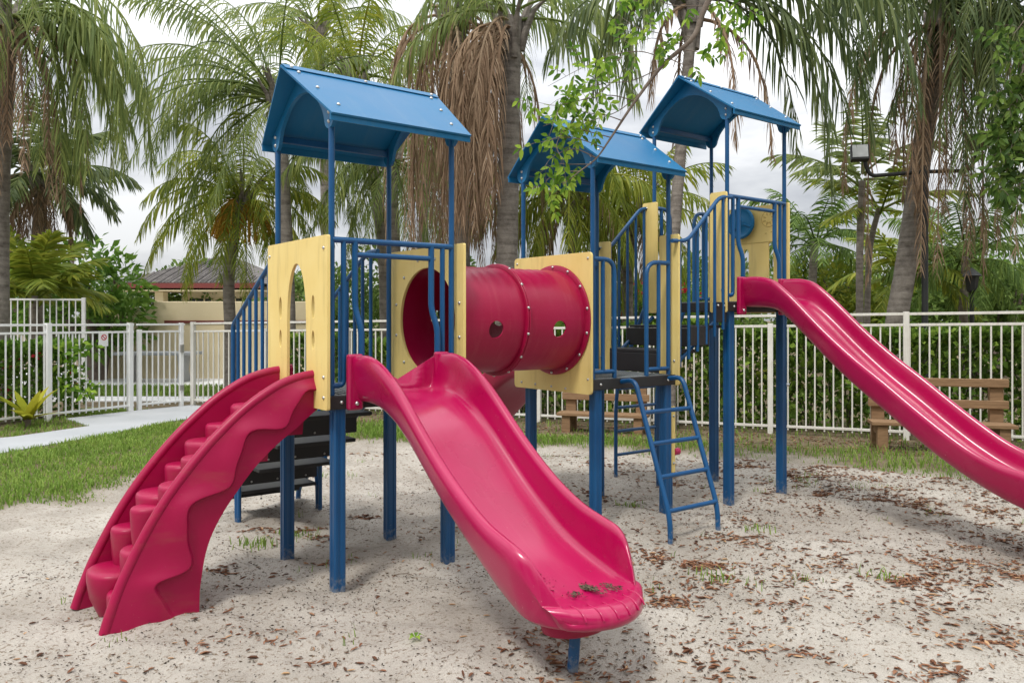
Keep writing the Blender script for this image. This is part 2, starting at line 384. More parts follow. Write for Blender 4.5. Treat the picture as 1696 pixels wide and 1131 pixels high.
# --- boards
def ell(cx, cy, rx, ry, n=40): return [(cx + rx * math.cos(2 * math.pi * k / n), cy + ry * math.sin(2 * math.pi * k / n)) for k in range(n)]
def rrect(a0, a1, b0, b1, r, n=5):
    o = []
    for (cx, cy, s0) in ((a1 - r, b0 + r, -90), (a1 - r, b1 - r, 0), (a0 + r, b1 - r, 90), (a0 + r, b0 + r, 180)):
        for k in range(n + 1):
            A = R(s0 + 90 * k / n); o.append((cx + r * math.cos(A), cy + r * math.sin(A)))
    return o
def xboard(name, x, outer, holes=(), th=.02, mt='yellow'):
    m = MB(); m.prism(outer, holes, x - th / 2, x + th / 2, lambda a, b, t: (t, a, b))
    return m.build(name, M[mt], play, 30, .0035)
arch = [(.545, 1.13), (.535, 1.4), (.525, 1.6)] + [(.38 + .145 * math.cos(A), 1.62 + .33 * math.sin(A)) for A in [math.pi * k / 24 for k in range(25)]][::-1][1:-1] + [(.235, 1.6), (.222, 1.4), (.21, 1.13)]
arch = [(.54, 1.12), (.532, 1.45)] + [(.38 + .15 * math.cos(math.pi * k / 24), 1.6 + .35 * math.sin(math.pi * k / 24)) for k in range(25)] + [(.228, 1.45), (.22, 1.12)]
pa = xboard('arch_panel', -.053, rrect(-.075, .868, 1.068, 2.096, .012), [arch, ell(.643, 1.675, .024, .072, 20), ell(.643, 1.475, .022, .058, 20), ell(.125, 1.675, .024, .072, 20), ell(.125, 1.475, .022, .058, 20)])
for y_, z_ in ((-.03, 2.02), (.83, 2.02), (-.03, 1.26), (-.03, 1.14)): bolt(pa, (-.063, y_, z_), (-1, 0, 0), .9)
TC, TZ, TR = .388, 1.596, .385
pb = xboard('tunnel_panel', S + .053, rrect(-.078, .9, 1.05, 2.1, .012), [ell(TC, TZ, TR - .02, TR - .02, 56)])
for k in range(12):
    A = R(15 + 30 * k); bolt(pb, (S + .043, TC + .435 * math.cos(A), TZ + .435 * math.sin(A)), (-1, 0, 0), .95)
X2, Y2 = TW[1][0], TW[1][1]; X3, Y3 = TW[2][0], TW[2][1]
pc = xboard('tunnel_panel', X2 - .053, rrect(-.04, .9, 1.035, 2.106, .03), [ell(TC, TZ, TR - .02, TR - .02, 56)])
for y_, z_ in ((-.005, 2.06), (.86, 2.06), (-.005, 1.15), (.8, 1.08), (.62, 1.075), (.42, 1.07), (.25, 1.065)): bolt(pc, (X2 - .063, y_, z_), (-1, 0, 0), .85)
# narrow boards at both ends of the bridge stairs
for bx, y0, y1, z0, z1 in ((X2 + S + .053, -.06, .15, 1.06, 2.3), (X2 + S + .053, .74, .9, 1.06, 2.3), (X3 - .053, -.06, .115, 1.66, 2.71), (X3 - .053, .74, .92, 1.66, 2.71)):
    o = xboard('narrow_panel', bx, rrect(y0, y1, z0, z1, .02))
    bolt(o, (bx - .011, (y0 * .3 + y1 * .7) if y0 > .5 else y0 + .045, z1 - .05), (-1, 0, 0), .9)
    bolt(o, (bx - .011, (y0 * .3 + y1 * .7) if y0 > .5 else y0 + .045, z0 + .2), (-1, 0, 0), .9)
# steering board on the high tower
def slot(cy, z0, z1, r): return [(cy + r * math.cos(R(180 + 180 * k / 10)), z0 + r * math.sin(R(180 + 180 * k / 10))) for k in range(11)] + [(cy + r * math.cos(R(180 * k / 10)), z1 + r * math.sin(R(180 * k / 10))) for k in range(11)]
bx = X3 + S + .053
pd = xboard('steering_panel', bx, rrect(-.04, .9, 1.66, 2.7, .02), [slot(.437, 1.9, 2.26, .03), slot(.155, 1.9, 2.315, .03)])
def groove(pts, r=.0035):
    m = MB(); m.tube([(bx - .0105, a, b) for a, b in pts], r, 6); return m
gm = groove(ell(.178, 2.566, .078, .078, 32) + [(.256, 2.566)])
for k in range(8):
    A = R(22 + 45 * k); t = groove([(.178 + .035 * math.cos(A), 2.566 + .035 * math.sin(A)), (.178 + .062 * math.cos(A), 2.566 + .062 * math.sin(A))], .005); gm.add(t.v, t.f)
for pts in (((.155, 2.535), (.178, 2.528), (.2, 2.535)), ((.20, 2.43), (.215, 2.425)), ((.14, 2.44), (.155, 2.435)), ((-.02, 2.345), (.86, 2.345))):
    t = groove(pts, .004); gm.add(t.v, t.f)
M['yellow_groove'] = worn('yellow_board_engraving', (.50, .36, .10), (.54, .40, .13), .6)
gm.build('engraving', M['yellow_groove'], pd, 40)
wh = MB(); n = 40; wy, wz = .46, 2.545
pr = [(.0, .02), (.03, .02), (.034, .03), (.05, .012), (.11, .006), (.128, .014), (.14, .022), (.152, .018), (.158, .006), (.152, -.008), (.13, -.012), (0.0, -.012)]
wh.grid([[(bx - .06 - z, wy + max(r, .0005) * math.cos(2 * math.pi * k / n), wz + max(r, .0005) * math.sin(2 * math.pi * k / n)) for k in range(n)] for r, z in pr], closed_v=True)
for k in range(3):
    A = R(80 + 120 * k); wh.tube([(bx - .075, wy, wz), (bx - .076, wy + .135 * math.cos(A), wz + .135 * math.sin(A))], .009, 8)
wh.tube([(bx - .06, wy, wz), (bx, wy, wz)], .02, 12)
wo = wh.build('steering_wheel', M['blue_roof'], play, 50); bolt(wo, (bx - .092, wy, wz), (-1, 0, 0), 1.1)
# --- tunnel: rolled plastic with round windows, ribs and bolted flanges
def tunnel():
    x0, x1 = S + .064, X2 - .064
    nL, nA = 46, 88; Lx = x1 - x0; C_ = 2 * math.pi * TR
    holes = []
    for xc in (x0 + Lx * .27, x0 + Lx * .77):
        for ang in (-10, 178): holes.append((xc - x0, R(ang % 360) * TR))
    # ang 0 = facing the viewer side (-y); increases upward
    hr = .062; pts = []; edges = []
    for i in range(nL + 1):
        for j in range(nA + 1):
            a, b = Lx * i / nL, C_ * j / nA
            if all((a - h[0]) ** 2 + min(abs(b - h[1]), C_ - abs(b - h[1])) ** 2 > (hr + .012) ** 2 for h in holes): pts.append((a, b))
    rings = []
    for h in holes:
        r0 = len(pts)
        hb = h[1] if h[1] < C_ - .1 else h[1]
        for k in range(24):
            A = 2 * math.pi * k / 24; pts.append((h[0] + hr * math.cos(A), hb + hr * math.sin(A)))
        edges += [(r0 + k, r0 + (k + 1) % 24) for k in range(24)]; rings.append((r0, h))
    V, E_, F, ov, oe, of = delaunay_2d_cdt([Vector(p) for p in pts], edges, [], 0, 1e-6)
    faces = []
    for f in F:
        c = sum((V[i] for i in f), Vector((0, 0))) / len(f)
        if all((c.x - h[0]) ** 2 + (c.y - h[1]) ** 2 > (hr * .98) ** 2 for h in holes): faces.append(f)
    def pos(p, r):
        ang = p.y / TR; s = abs((p.x / Lx * 2) % 1 - .5) * 2
        up = max(0, math.sin(ang)) ** 2
        rr = r + .005 * up * (.5 + .5 * math.sin(p.x * 2 * math.pi / .085)) ** 3 * (1 if s < .8 else 0)
        return (x0 + p.x, TC - rr * math.cos(ang), TZ + rr * math.sin(ang))
    m = MB(); nv = len(V); th = .012
    m.add([pos(p, TR) for p in V] + [pos(p, TR - th) for p in V], [f for f in faces] + [tuple(i + nv for i in f[::-1]) for f in faces])
    cnt = {}
    for f in faces:
        for a, b in zip(f, f[1:] + f[:1]): cnt[(a, b)] = 1
    base = 0
    for (a, b) in list(cnt):
        if (b, a) not in cnt: m.f.append((b, a, a + nv, b + nv))
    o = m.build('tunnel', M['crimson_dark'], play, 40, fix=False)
    for x, r1, wdt in ((x0 + Lx / 2 - .016, TR + .032, .014), (x0 + Lx / 2 + .002, TR + .032, .014), (x1 - .018, TR + .045, .018), (x0, TR + .045, .018)):
        f = MB(); k_ = 64
        P = [(TR - .004, x), (r1 - .004, x), (r1, x + .004), (r1, x + wdt - .004), (r1 - .004, x + wdt), (TR - .004, x + wdt)]
        f.grid([[(xx, TC - rr * math.cos(2 * math.pi * k / k_), TZ + rr * math.sin(2 * math.pi * k / k_)) for k in range(k_)] for rr, xx in P], closed_v=True)
        fo = f.build('flange', M['crimson_dark'], o, 50)
        if x > x0 + .3:
            last = x > x1 - .1
            if x < x0 + Lx / 2: continue
            for k in range(14):
                A = R(12 + 360 / 14 * k)
                if math.cos(A) < -.25: continue
                rr = TR + (.028 if last else .018)
                if last: bolt(fo, (x, TC - rr * math.cos(A), TZ + rr * math.sin(A)), (-1, 0, 0), 1)
                else: bolt(fo, (x - .006, TC - (r1 - .002) * math.cos(A), TZ + (r1 - .002) * math.sin(A)), (0, -math.cos(A), math.sin(A)), .9)
tunnel()
# --- tubular rails
def rail(name, paths, r=.0165, mt='blue', parent=None):
    m = MB()
    for p in paths:
        rr = r
        if isinstance(p, tuple): p, rr = p
        m.tube(p, rr, 12)
    return m.build(name, M[mt], parent or play, 50)
for (tx, ty, dz) in (TW[0], TW[2]):
    y = ty - .004
    P = lambda a, z, yo=0: (tx + a, y + yo, z + dz)
    rail('front_rail', [([P(0, 2.075), P(S, 2.075)], .0185), [P(.15, 1.992), P(.69, 1.992)],
        rnd([P(.075, 2.07), P(.075, 1.205), P(0, 1.205)], .06), 
        (rnd([P(.15, 2.07), P(.15, 1.66), P(.178, 1.55, -.03), P(.178, 1.37, -.03)], .06), .0195),
        (rnd([P(.69, 2.07), P(.69, 1.66), P(.718, 1.55, -.03), P(.718, 1.37, -.03)], .06), .0195),
        rnd([P(.775, 2.07), P(.775, 1.205), P(S, 1.205)], .06)])
def jrail(tx, ty, dz, y, back=False):
    P = lambda a, z: (tx + a, ty + y, z + dz)
    for a, b in ((0, .225), (S, S - .265)):
        rail('hand_loop', [(rnd([P(a, 2.06), P(b, 2.06), P(b, 1.14)], .12), .0185), [P(a, 1.2), P(b, 1.2)], [P((a + b) / 2 - .01 * (1 if b > a else -1), 2.06), P((a + b) / 2 - .01 * (1 if b > a else -1), 1.2)]])
jrail(X2, Y2, 0, -.004)
jrail(X3, Y3, .605, S + .004)
# back of the middle tower: slide opening
tx, ty = X2, Y2 + S
rail('front_rail', [([(X2, ty, 2.075), (X2 + S, ty, 2.075)], .0185), [(X2 + .12, ty, 2.07), (X2 + .12, ty, 1.2)], [(X2 + .75, ty, 2.07), (X2 + .75, ty, 1.2)]])
# --- bridge stairs between the middle and the high tower
xs0, xs1 = X2 + S, X3
st = MB(); st.box(xs0 + .045, xs0 + .395, .03, S - .02, 1.315, 1.345)
sto = st.build('bridge_stairs', M['black'], play, 0, .006)
for x0, z0, z1, ya, yb in ((xs0 + .045, 1.15, 1.314, .05, S - .02), (xs0 + .36, 1.365, 1.525, -.03, S + .0)):
    m = MB(); m.box(x0, x0 + .03, ya, yb, z0, z1); m.build('riser', M['black'], sto, 0, .006)
m = MB(); m.box(xs0 + .392, xs1 - .045, -.02, S - .01, 1.526, 1.55); m.build('tread', M['black'], sto, 0, .005)
m = MB(); m.box(xs1 - .2, xs1 - .045, -.05, -.022, 1.575, 1.75); sp_ = m.build('side_board', M['black'], sto, 0, .006)
m = MB(); m.box(xs0 + .21, xs0 + .45, -.05, -.022, 1.38, 1.545); m.build('side_board', M['black'], sto, 0, .006)
for x_ in (xs1 - .16, xs1 - .08): bolt(sp_, (x_, -.052, 1.72), (0, -1, 0), .9)
# stringers
rail('stringer', [[(xs0 + .03, S - .03, 1.16), (xs1 - .03, S - .03, 1.62)], [(xs0 + .03, .04, 1.16), (xs1 - .03, .04, 1.62)]], .018, parent=sto)
def stair_rail(y):
    T_ = rnd([(xs0 - .02, y, 2.24), (xs0 + .17, y, 2.25), (xs1 - .13, y, 2.655), (xs1 + .03, y, 2.665)], .08)
    L = [(T_, .0175)]
    for k in range(6):
        x = xs0 + .075 + k * .112
        zt = interp([(xs0 + .17, 2.25), (xs1 - .13, 2.655)], x)
        zb = interp([(xs0, 1.17), (xs1, 1.56)], x)
        L.append(([(x, y, zt), (x, y, zb)], .0135))
    rail('stair_rail', L)
stair_rail(-.045); stair_rail(S + .03)
# --- stairs behind the first tower
def back_stairs():
    xa, xb = .1, .715; o = None
    for k in range(4):
        z = .925 - .225 * k; y1 = 1.125 + .365 * k; y0 = y1 - (.27 if k == 0 else .37)
        m = MB(); m.box(xa, xb, y0, y1 - .014, z - .028, z)
        t = m.build('stairs' if o is None else 'tread', M['black'], play if o is None else o, 0, .006)
        if o is None: o = t
        m = MB(); m.box(xa - .005, xb + .005, y1 - .012, y1 + .012, z - (.18 if k < 3 else .13), z + .001)
        t = m.build('riser', M['black'], o, 0, .006)
        for x_ in (.17, .38, .62): bolt(t, (x_, y1 - .013, z - .155), (0, -1, 0), .7)
    for x in (xa - .03, xb + .03):
        T_ = rnd([(x, S - .02, 2.1), (x, S + .14, 2.1), (x, 1.98, 1.555), (x, 1.985, .5), (x, 1.9, .25), (x, 1.88, -.15)], .05)
        L = [(T_, .018), (rnd([(x, S, 1.1), (x, S + .05, 1.05), (x, 2.05, .3), (x, 2.3, .12), (x, 2.3, -.1)], .08), .022)]
        for k in range(8):
            y = S + .09 + k * .132
            zt = interp([(S + .14, 2.1), (1.98, 1.555)], y); zb = 1.05 - (y - S - .05) * .757
            L.append(([(x, y, zt), (x, y, zb)], .0135))
        rail('stair_rail', L)
    for x in (xa - .03, xb + .03):
        m = MB()
        m.tube([(x, 1.84, .5), (x, 1.84, -.2)], .017, 10); m.build('stair_foot', M['blue'], o, 40)
back_stairs()
# --- slides
def slide(tx, ty, rims, beds, flip=1, straight=False, mt='crimson', sup=None, name='slide'):
    """rims: (run, z) of the rim top; beds: z of the bed at the same stations; run grows away from the deck"""
    n = 6
    st_ = catmull([(a, z, b) for (a, z), b in zip(rims, beds)], n)
    sec = [(-.0, .0), (.10, 0), (.19, .004), (.225, .03), (.247, .12), (.257, .35), (.262, .62), (.266, .82), (.276, .95), (.292, 1.0), (.312, .985), (.326, .9), (.331, .76), (.326, .6), (.316, .34), (.302, .09), (.272, -.1)]
    end = rims[-1][0]; rows = []; hw = .33
    def place(x, run, z):
        return (tx + S / 2 + x * flip, ty - run if flip == 1 else ty + S + run, z)
    for i, (run, zr, zb) in enumerate(st_):
        h = zr - zb; e = smooth01((run - (end - .62)) / .5); th = .045 + .045 * e
        bul = .15 * smooth01((run - (end - .5)) / .5)
        grow = 1 + .05 * e
        half = []
        for x, f in sec:
            if f >= 0 and x < .30 or f > .2: z = zb + max(f, 0) * h + (0 if f > .02 or f < 0 else 0)
            elif f >= 0: z = zb + f * h - .02
            else: z = zb - th
            xs = x * grow
            if x > .25 and e > 0: xs = xs - .02 * e * (1 - min(1, h / .25))
            half.append((xs, z))
        under = [(.245, zb - th * 1.06), (.2, zb - th * 1.12), (.1, zb - th * 1.15), (0, zb - th * 1.15)]
        loop = half + under
        full = loop + [(-x, z) for x, z in loop[-2:0:-1]]
        row = []
        for x, z in full:
            b_ = bul * (1 - min(1, (x / hw)) ** 2)
            rr = 0
            if e > .55 and z < zb + .02 and z > zb - .01 and abs(x) < .2:
                rr = .0
            row.append((x * (1 - .12 * max(0, min(1, (run - end + .16) / .16)) ** 2), run + b_ * (1 if abs(x) < .3 else 1), z + rr))
        rows.append((row, zb, th))
    # rounded lip at the end
    lr, zb, th = rows[-1]
    for k in range(1, 9):
        A = k / 8 * math.pi / 2
        zm = zb - th * .62
        row = [(x * (1 - .13 * (1 - math.cos(A))), run + .072 * math.sin(A), zm + (z - zm) * math.cos(A)) for x, run, z in lr]
        rows.append((row, zb, th))
    G = [[place(*p) for p in r[0]] for r in rows]
    m = MB(); m.grid(G, closed_v=True)
    nn = len(G[0])
    m.f.append(tuple(range(nn))[::-1])
    o = m.build(name, M[mt], play, 60)
    sub = o.modifiers.new('smooth', 'SUBSURF'); sub.levels = 1; sub.render_levels = 1
    ztop = rims[0][1]
    for sx in (-1, 1):                                  # mounting wings beside the bed entrance
        f = MB(); c = S / 2 + sx * .305 * flip
        y0, y1 = (ty - .085, ty - .042) if flip == 1 else (ty + S + .042, ty + S + .085)
        f.box(tx + c - .05, tx + c + .05, y0, y1, ztop - .325, ztop + .008)
        fo = f.build('mounting_wing', M[mt], o, 40, .014, 3)
        if flip == 1: bolt(fo, (tx + c - .005 * sx, y0 - .001, ztop - .285), (0, -1, 0), 1.1)
    # grip ridges over the lip
    zb = beds[-1]
    for k in range(6):
        x = -.175 + .07 * k; b_ = .15 * (1 - (x / .88 / hw) ** 2)
        q = MB(); pts = [place(x, end + b_ - .035, zb - .001), place(x, end + b_ + .02, zb - .003), place(x, end + b_ + .050, zb - .016), place(x, end + b_ + .067, zb - .042)]
        q.tube(rnd(pts, .02), [.004] + [.0055] * (len(rnd(pts, .02)) - 2) + [.004], 8); q.build('grip_ridge', M[mt], o, 60)
    if sup:
        q = MB(); px_, pr_, sr = sup, zb, .026
        k_ = 32
        P = [(.03, zb - .20), (.13, zb - .20), (.15, zb - .188), (.162, zb - .14), (.168, zb - .05)]
        q.grid([[place(px_[0] + r * 1.25 * math.cos(2 * math.pi * k / k_), px_[1] + r * .8 * math.sin(2 * math.pi * k / k_), z) for k in range(k_)] for r, z in P], closed_v=True)
        q.build('moulded_foot', M['crimson_matte'], o, 50)
        q = MB(); q.tube([place(px_[0], px_[1], zb - .12), place(px_[0] - .03, px_[1] - .02, -.2)], sr, 16); q.build('support_post', M['blue'], o, 50)
    return o
R1 = [(.04, 1.385), (.12, 1.388), (.22, 1.39), (.34, 1.365), (.46, 1.31), (.59, 1.228), (.72, 1.125), (.86, 1.008), (1.0, .90), (1.14, .805), (1.28, .725), (1.42, .66), (1.54, .625), (1.63, .60), (1.69, .56), (1.732, .50), (1.764, .438), (1.783, .394), (1.792, .374)]
B1_ = [1.155, 1.155, 1.15, 1.128, 1.085, 1.015, .925, .815, .707, .61, .522, .447, .396, .366, .362, .364, .367, .369, .37]
slide(TW[0][0], TW[0][1], R1, B1_, sup=(.03, 1.67))
R3 = [(.04, 1.965), (.14, 1.972), (.27, 1.965), (.39, 1.93), (.5, 1.85), (.62, 1.745), (.86, 1.52), (1.1, 1.32), (1.34, 1.145), (1.55, .985), (1.75, .84), (1.95, .71), (2.13, .63), (2.29, .598), (2.38, .57), (2.44, .52), (2.475, .46), (2.495, .39), (2.502, .342)]
B3_ = [1.76, 1.76, 1.752, 1.725, 1.65, 1.545, 1.322, 1.122, .945, .785, .645, .53, .46, .415, .395, .385, .378, .372, .37]
slide(TW[2][0], TW[2][1], R3, B3_, sup=(0, 2.46))
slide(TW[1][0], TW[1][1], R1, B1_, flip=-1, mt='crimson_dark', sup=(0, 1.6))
# --- curved climber with moulded steps
TOP = [(.028, 1.275), (-.12, 1.257), (-.25, 1.22), (-.37, 1.155), (-.475, 1.082), (-.58, .99), (-.68, .892), (-.78, .778), (-.875, .655), (-.955, .535), (-1.02, .42), (-1.08, .3), (-1.13, .187), (-1.175, .06), (-1.205, -.04)]
UND = [(.028, 1.09), (-.03, 1.065), (-.1, 1.015), (-.175, .955), (-.265, .89), (-.35, .82), (-.44, .73), (-.52, .63), (-.6, .52), (-.665, .4), (-.70, .29), (-.72, .17), (-.728, .1), (-.73, .03), (-.73, -.04)]
def climber():
    TT, UU = catmull(TOP, 8), catmull(UND, 8); nT = len(TT)
    nq = 34
    def wavef(t): a = t * 2 * math.pi * 4.0 + .6; return .56 + .19 * (math.cos(a) + .25 * math.sin(2 * a)) * (1 if t < .8 else 1 - (t - .8) * 1.5)
    def wall(yin, yout, name, sgn, dx, parent):
        m = MB(); rows = []
        for i in range(nT):
            t = i / (nT - 1); w_ = wavef(t); row = []
            (ax, az), (bx_, bz) = TT[i], UU[i]
            for j in range(nq + 1):
                nh = 20; q = w_ * j / nh if j <= nh else w_ + (1 - w_) * ((j - nh) / (nq - nh)) ** 1.6
                x = ax + (bx_ - ax) * q + dx * (1 - t * 0) * t; z = az + (bz - az) * q
                d = .040 * smooth01(q / w_ * .9) * (1 - smooth01((q - w_) / .085)) * smooth01(t / .06)
                edge = smooth01(q / .05) * .006
                row.append((x, yout + sgn * (d - .006 + edge), z))
            for j in range(nq, -1, -1):
                q = w_ * j / nh if j <= nh else w_ + (1 - w_) * ((j - nh) / (nq - nh)) ** 1.6; row.append((ax + (bx_ - ax) * q + dx * t, yin, az + (bz - az) * q))
            rows.append(row)
        m.grid(rows, closed_v=True); nn = 2 * (nq + 1)
        m.f.append(tuple(range(nn))[::-1]); m.f.append(tuple((nT - 1) * nn + k for k in range(nn)))
        lip = [((a[0] + dx * k / (nT - 1)), (yin + yout) / 2, a[1] + .002) for k, a in enumerate(TT)]
        m.tube(lip, .028, 10)
        return m.build(name, M['crimson_matte'], parent, 50)
    o = wall(.155, .112, 'curved_climber', -1, 0, play)
    wall(.655, .70, 'side_wall', 1, -.045, o)
    # moulded steps: a sloped body with half-round lobes, left and right in turn
    body = MB(); rows = []
    for i in range(nT):
        (ax, az), (bx_, bz) = TT[i], UU[i]; f0, f1 = .42, .88
        rows.append([(ax + (bx_ - ax) * f0, .15, az + (bz - az) * f0), (ax + (bx_ - ax) * f0, .66, az + (bz - az) * f0), (ax + (bx_ - ax) * f1, .66, az + (bz - az) * f1), (ax + (bx_ - ax) * f1, .15, az + (bz - az) * f1)])
    body.grid(rows, closed_v=True); body.build('step_body', M['crimson_matte'], o, 40)
    # (front x, y centre, half width, z top, depth down)
    for k, (z, xf, yc, hwid) in enumerate(((.215, -1.225, .485, .17), (.42, -1.09, .555, .105), (.61, -.97, .49, .16), (.745, -.80, .55, .11), (.88, -.70, .49, .16), (.965, -.565, .55, .11), (1.08, -.435, .46, .18), (1.15, -.27, .45, .19),
            (.14, -1.165, .265, .11), (.35, -1.095, .29, .13), (.56, -1.03, .36, .09), (.68, -.90, .28, .13), (.82, -.78, .28, .12), (.925, -.64, .27, .12), (1.03, -.50, .27, .12))):
        m = MB(); nA = 18; dep = .06; rows = []
        hgt = min(.26, z + .05)
        rr = .15 if k in (0, 2, 4, 6, 7) else .115
        for s, zz in ((.0, 0), (.6, 0), (.9, -.003), (.975, -.012), (1, -.028), (.99, -.07), (.95 if k else .9, -hgt * .6), (.84 if k else .6, -hgt)):
            row = []
            for a in range(nA + 1):
                A = -math.pi / 2 + math.pi * a / nA
                row.append((xf + rr - rr * s * math.cos(A) ** .8 if abs(math.cos(A)) > 1e-6 else xf + rr, yc + hwid * s * math.sin(A), z + zz))
            row.append((xf + rr + dep, yc + hwid * max(s, .02), z + zz)); row.insert(0, (xf + rr + dep, yc - hwid * max(s, .02), z + zz))
            rows.append(row)
        m.grid(rows); m.build('step', M['crimson_matte'], o, 60)
    m = MB(); m.box(-1.0, -.84, .118, .15, -.02, .012); m.build('foot_plate', M['blue'], o, 0, .003)
climber()
# --- ladders
def ladder(tx, ty, dz, y0, out, xa, xb, zt, run, name='ladder', vert=None):
    def path(x):
        if vert: P = [(0.0, zt), (.12, zt + .01)] + vert
        else: P = [(-.02, zt - .01), (.13, zt + .01), (run * .985, .16), (run, -.15)]
        return rnd([(tx + x, y0 + out * a, z) for a, z in P], .1)
    m = MB(); m.tube(path(xa), .0195, 12); m.tube(path(xb), .0195, 12)
    o = m.build(name, M['blue'], play, 50)
    return o
lo = ladder(X2, Y2, 0, Y2 - .05, -1, .27, .81, 1.13, .485)
for z in (.205, .44, .675, .9):
    yy = Y2 - .05 - (.13 + (1.14 - z) / .98 * .348)
    m = MB(); m.tube([(X2 + .27, yy, z), (X2 + .81, yy, z)], .0175, 12); m.build('rung', M['blue'], lo, 50)
lo = ladder(X3, Y3, .605, Y3 + S + .05, 1, .06, .66, 1.73, .6, vert=[(.5, .95), (.53, .7), (.53, -.2)])
for z in (.22, .46, .7, .9, 1.15, 1.4):
    a = .53 if z < .75 else .53 - (z - .75) / .98 * .38
    m = MB(); m.tube([(X3 + .06, Y3 + S + .05 + a, z), (X3 + .66, Y3 + S + .05 + a, z)], .0165, 12); m.build('rung', M['blue'], lo, 50)
# --- low play boards seen edge-on beside two posts
def low_board(tx, ty, z0, z1, knob, u0, u1, rod=None):
    m = MB(); m.box(tx + u0, tx + u1, ty - .012, ty + .012, z0, z1)
    o = m.build('low_play_panel', M['yellow'], play, 0, .008)
    for z in (z0 + .08, z1 - .08): bolt(o, (tx + (u0 + u1) / 2, ty - .013, z), (0, -1, 0), .9)
    q = MB(); q.tube([((tx + u1 - .01), ty, z0 + knob), ((tx + u1 + .045), ty, z0 + knob)], .03 if knob < .3 else .018, 14)
    q.build('knob', M['crimson'] if knob < .3 else M['steel'], o, 50)
    if rod:
        q = MB(); q.tube([(tx + rod, ty + .03, -.2), (tx + rod, ty + .03, z1)], .017, 10); q.build('panel_rod', M['blue'], o, 50)
low_board(X2 + S + .02, Y2 + .03, .33, .88, .17, .04, .09, .075)
low_board(X3 + S + .0, Y3 + .05, .68, 1.22, .3, .06, .09, None)

# ------------------------------------------------------------------ ground
rng = random.Random(7)
def nz2(x, y, s, o=0): return noise.noise(Vector((x * s, y * s, 3.7 + o)))
SAND = [(-4.9, 5.4), (-4.35, 6.55), (-3.75, 7.2), (-3.35, 8.6), (-2.7, 10.2), (-1.5, 10.35), (.4, 9.9), (2.85, 9.25), (4.3, 8.3), (5.3, 7.75), (8, 7.1), (30, 5), (30, -30), (-14, -30), (-9, 2)]
def sdist(x, y):
    inside = False; d = 1e9; n = len(SAND)
    for i in range(n):
        (ax, ay), (bx, by) = SAND[i], SAND[(i + 1) % n]
        if (ay > y) != (by > y) and x < (bx - ax) * (y - ay) / (by - ay) + ax: inside = not inside
        vx, vy = bx - ax, by - ay; t = max(0, min(1, ((x - ax) * vx + (y - ay) * vy) / (vx * vx + vy * vy)))
        d = min(d, (x - ax - vx * t) ** 2 + (y - ay - vy * t) ** 2)
    d = math.sqrt(d); return -d if inside else d
PATH = [(-9.2, 7.3), (-7.5, 8.35), (-6.08, 9.53), (-5.6, 11.0), (-5.35, 12.4), (-4.95, 13.4), (-4.75, 14.35), (-5.95, 14.85), (-6.55, 14.0), (-7.15, 12.85), (-6.3, 11.95), (-6.75, 10.85), (-8.3, 9.5), (-10, 8.4)]
def in_poly(P, x, y):
    c = False
    for (ax, ay), (bx, by) in zip(P, P[1:] + P[:1]):
        if (ay > y) != (by > y) and x < (bx - ax) * (y - ay) / (by - ay) + ax: c = not c
    return c
def grassy(x, y):
    d = sdist(x, y) + .35 * nz2(x, y, .9) + .3 * nz2(x, y, 2.6, 5)
    return smooth01((d + .15) / .8)
FEET = []
for (tx, ty, dz) in TW:
    for cx in (.048, S - .02):
        for cy in (.02, S - .044):
            lx, ly = tx + cx, ty + cy; FEET.append((PX + lx * math.cos(TH) - ly * math.sin(TH), PY + lx * math.sin(TH) + ly * math.cos(TH)))
def W_(lx, ly): return (PX + lx * math.cos(TH) - ly * math.sin(TH), PY + lx * math.sin(TH) + ly * math.cos(TH))
HOLLOW = [(W_(.42, -2.15), .55, .055), (W_(X3 + .42, -2.85), .55, .05), (W_(-1.35, .4), .45, .03), (W_(X2 + .5, -.75), .4, .03), (W_(X2 + .42, S + 2.0), .5, .04)]
def gz(x, y):
    d = sdist(x, y); a = smooth01((.3 - d) / .8); near = smooth01((16 - math.hypot(x, y - 4)) / 6)
    h = .035 * nz2(x, y, .55) + .032 * nz2(x, y, 1.7, 2) + .036 * nz2(x, y, 4.2, 9) + .018 * nz2(x, y, 8.5, 4)
    for fx, fy_ in FEET:
        q = (x - fx) ** 2 + (y - fy_) ** 2
        if q < .25: h += .022 * math.exp(-q / .016) - .02 * math.exp(-q / .06)
    for (hx, hy), r_, d_ in HOLLOW:
        q = ((x - hx) ** 2 + (y - hy) ** 2) / (r_ * r_)
        if q < 6: h += -d_ * math.exp(-q) + d_ * .45 * math.exp(-(math.sqrt(q) - 1.5) ** 2 * 5)
    return h * a * near + .012 * smooth01(d / .4) * near - .012 * near
def axis(lo, hi, step, far):
    a = []; v = lo
    while v <= hi + 1e-6: a.append(v); v += step
    s = step; v = hi
    while v < far: s *= 1.35; v += s; a.append(v)
    s = step; v = lo; b = []
    while v > -far: s *= 1.35; v -= s; b.append(v)
    return b[::-1] + a
xs, ys = axis(-5.2, 7.2, .045, 600), axis(2.2, 10.6, .045, 600)
g = MB(); att = []
rows = []
for y in ys:
    row = []
    for x in xs:
        row.append((x, y, gz(x, y) if abs(x) < 20 and -10 < y < 24 else 0)); att.append(grassy(x, y) if abs(x) < 40 and -40 < y < 40 else (1.0 if y > 5 else 0))
    rows.append(row)
g.grid(rows)
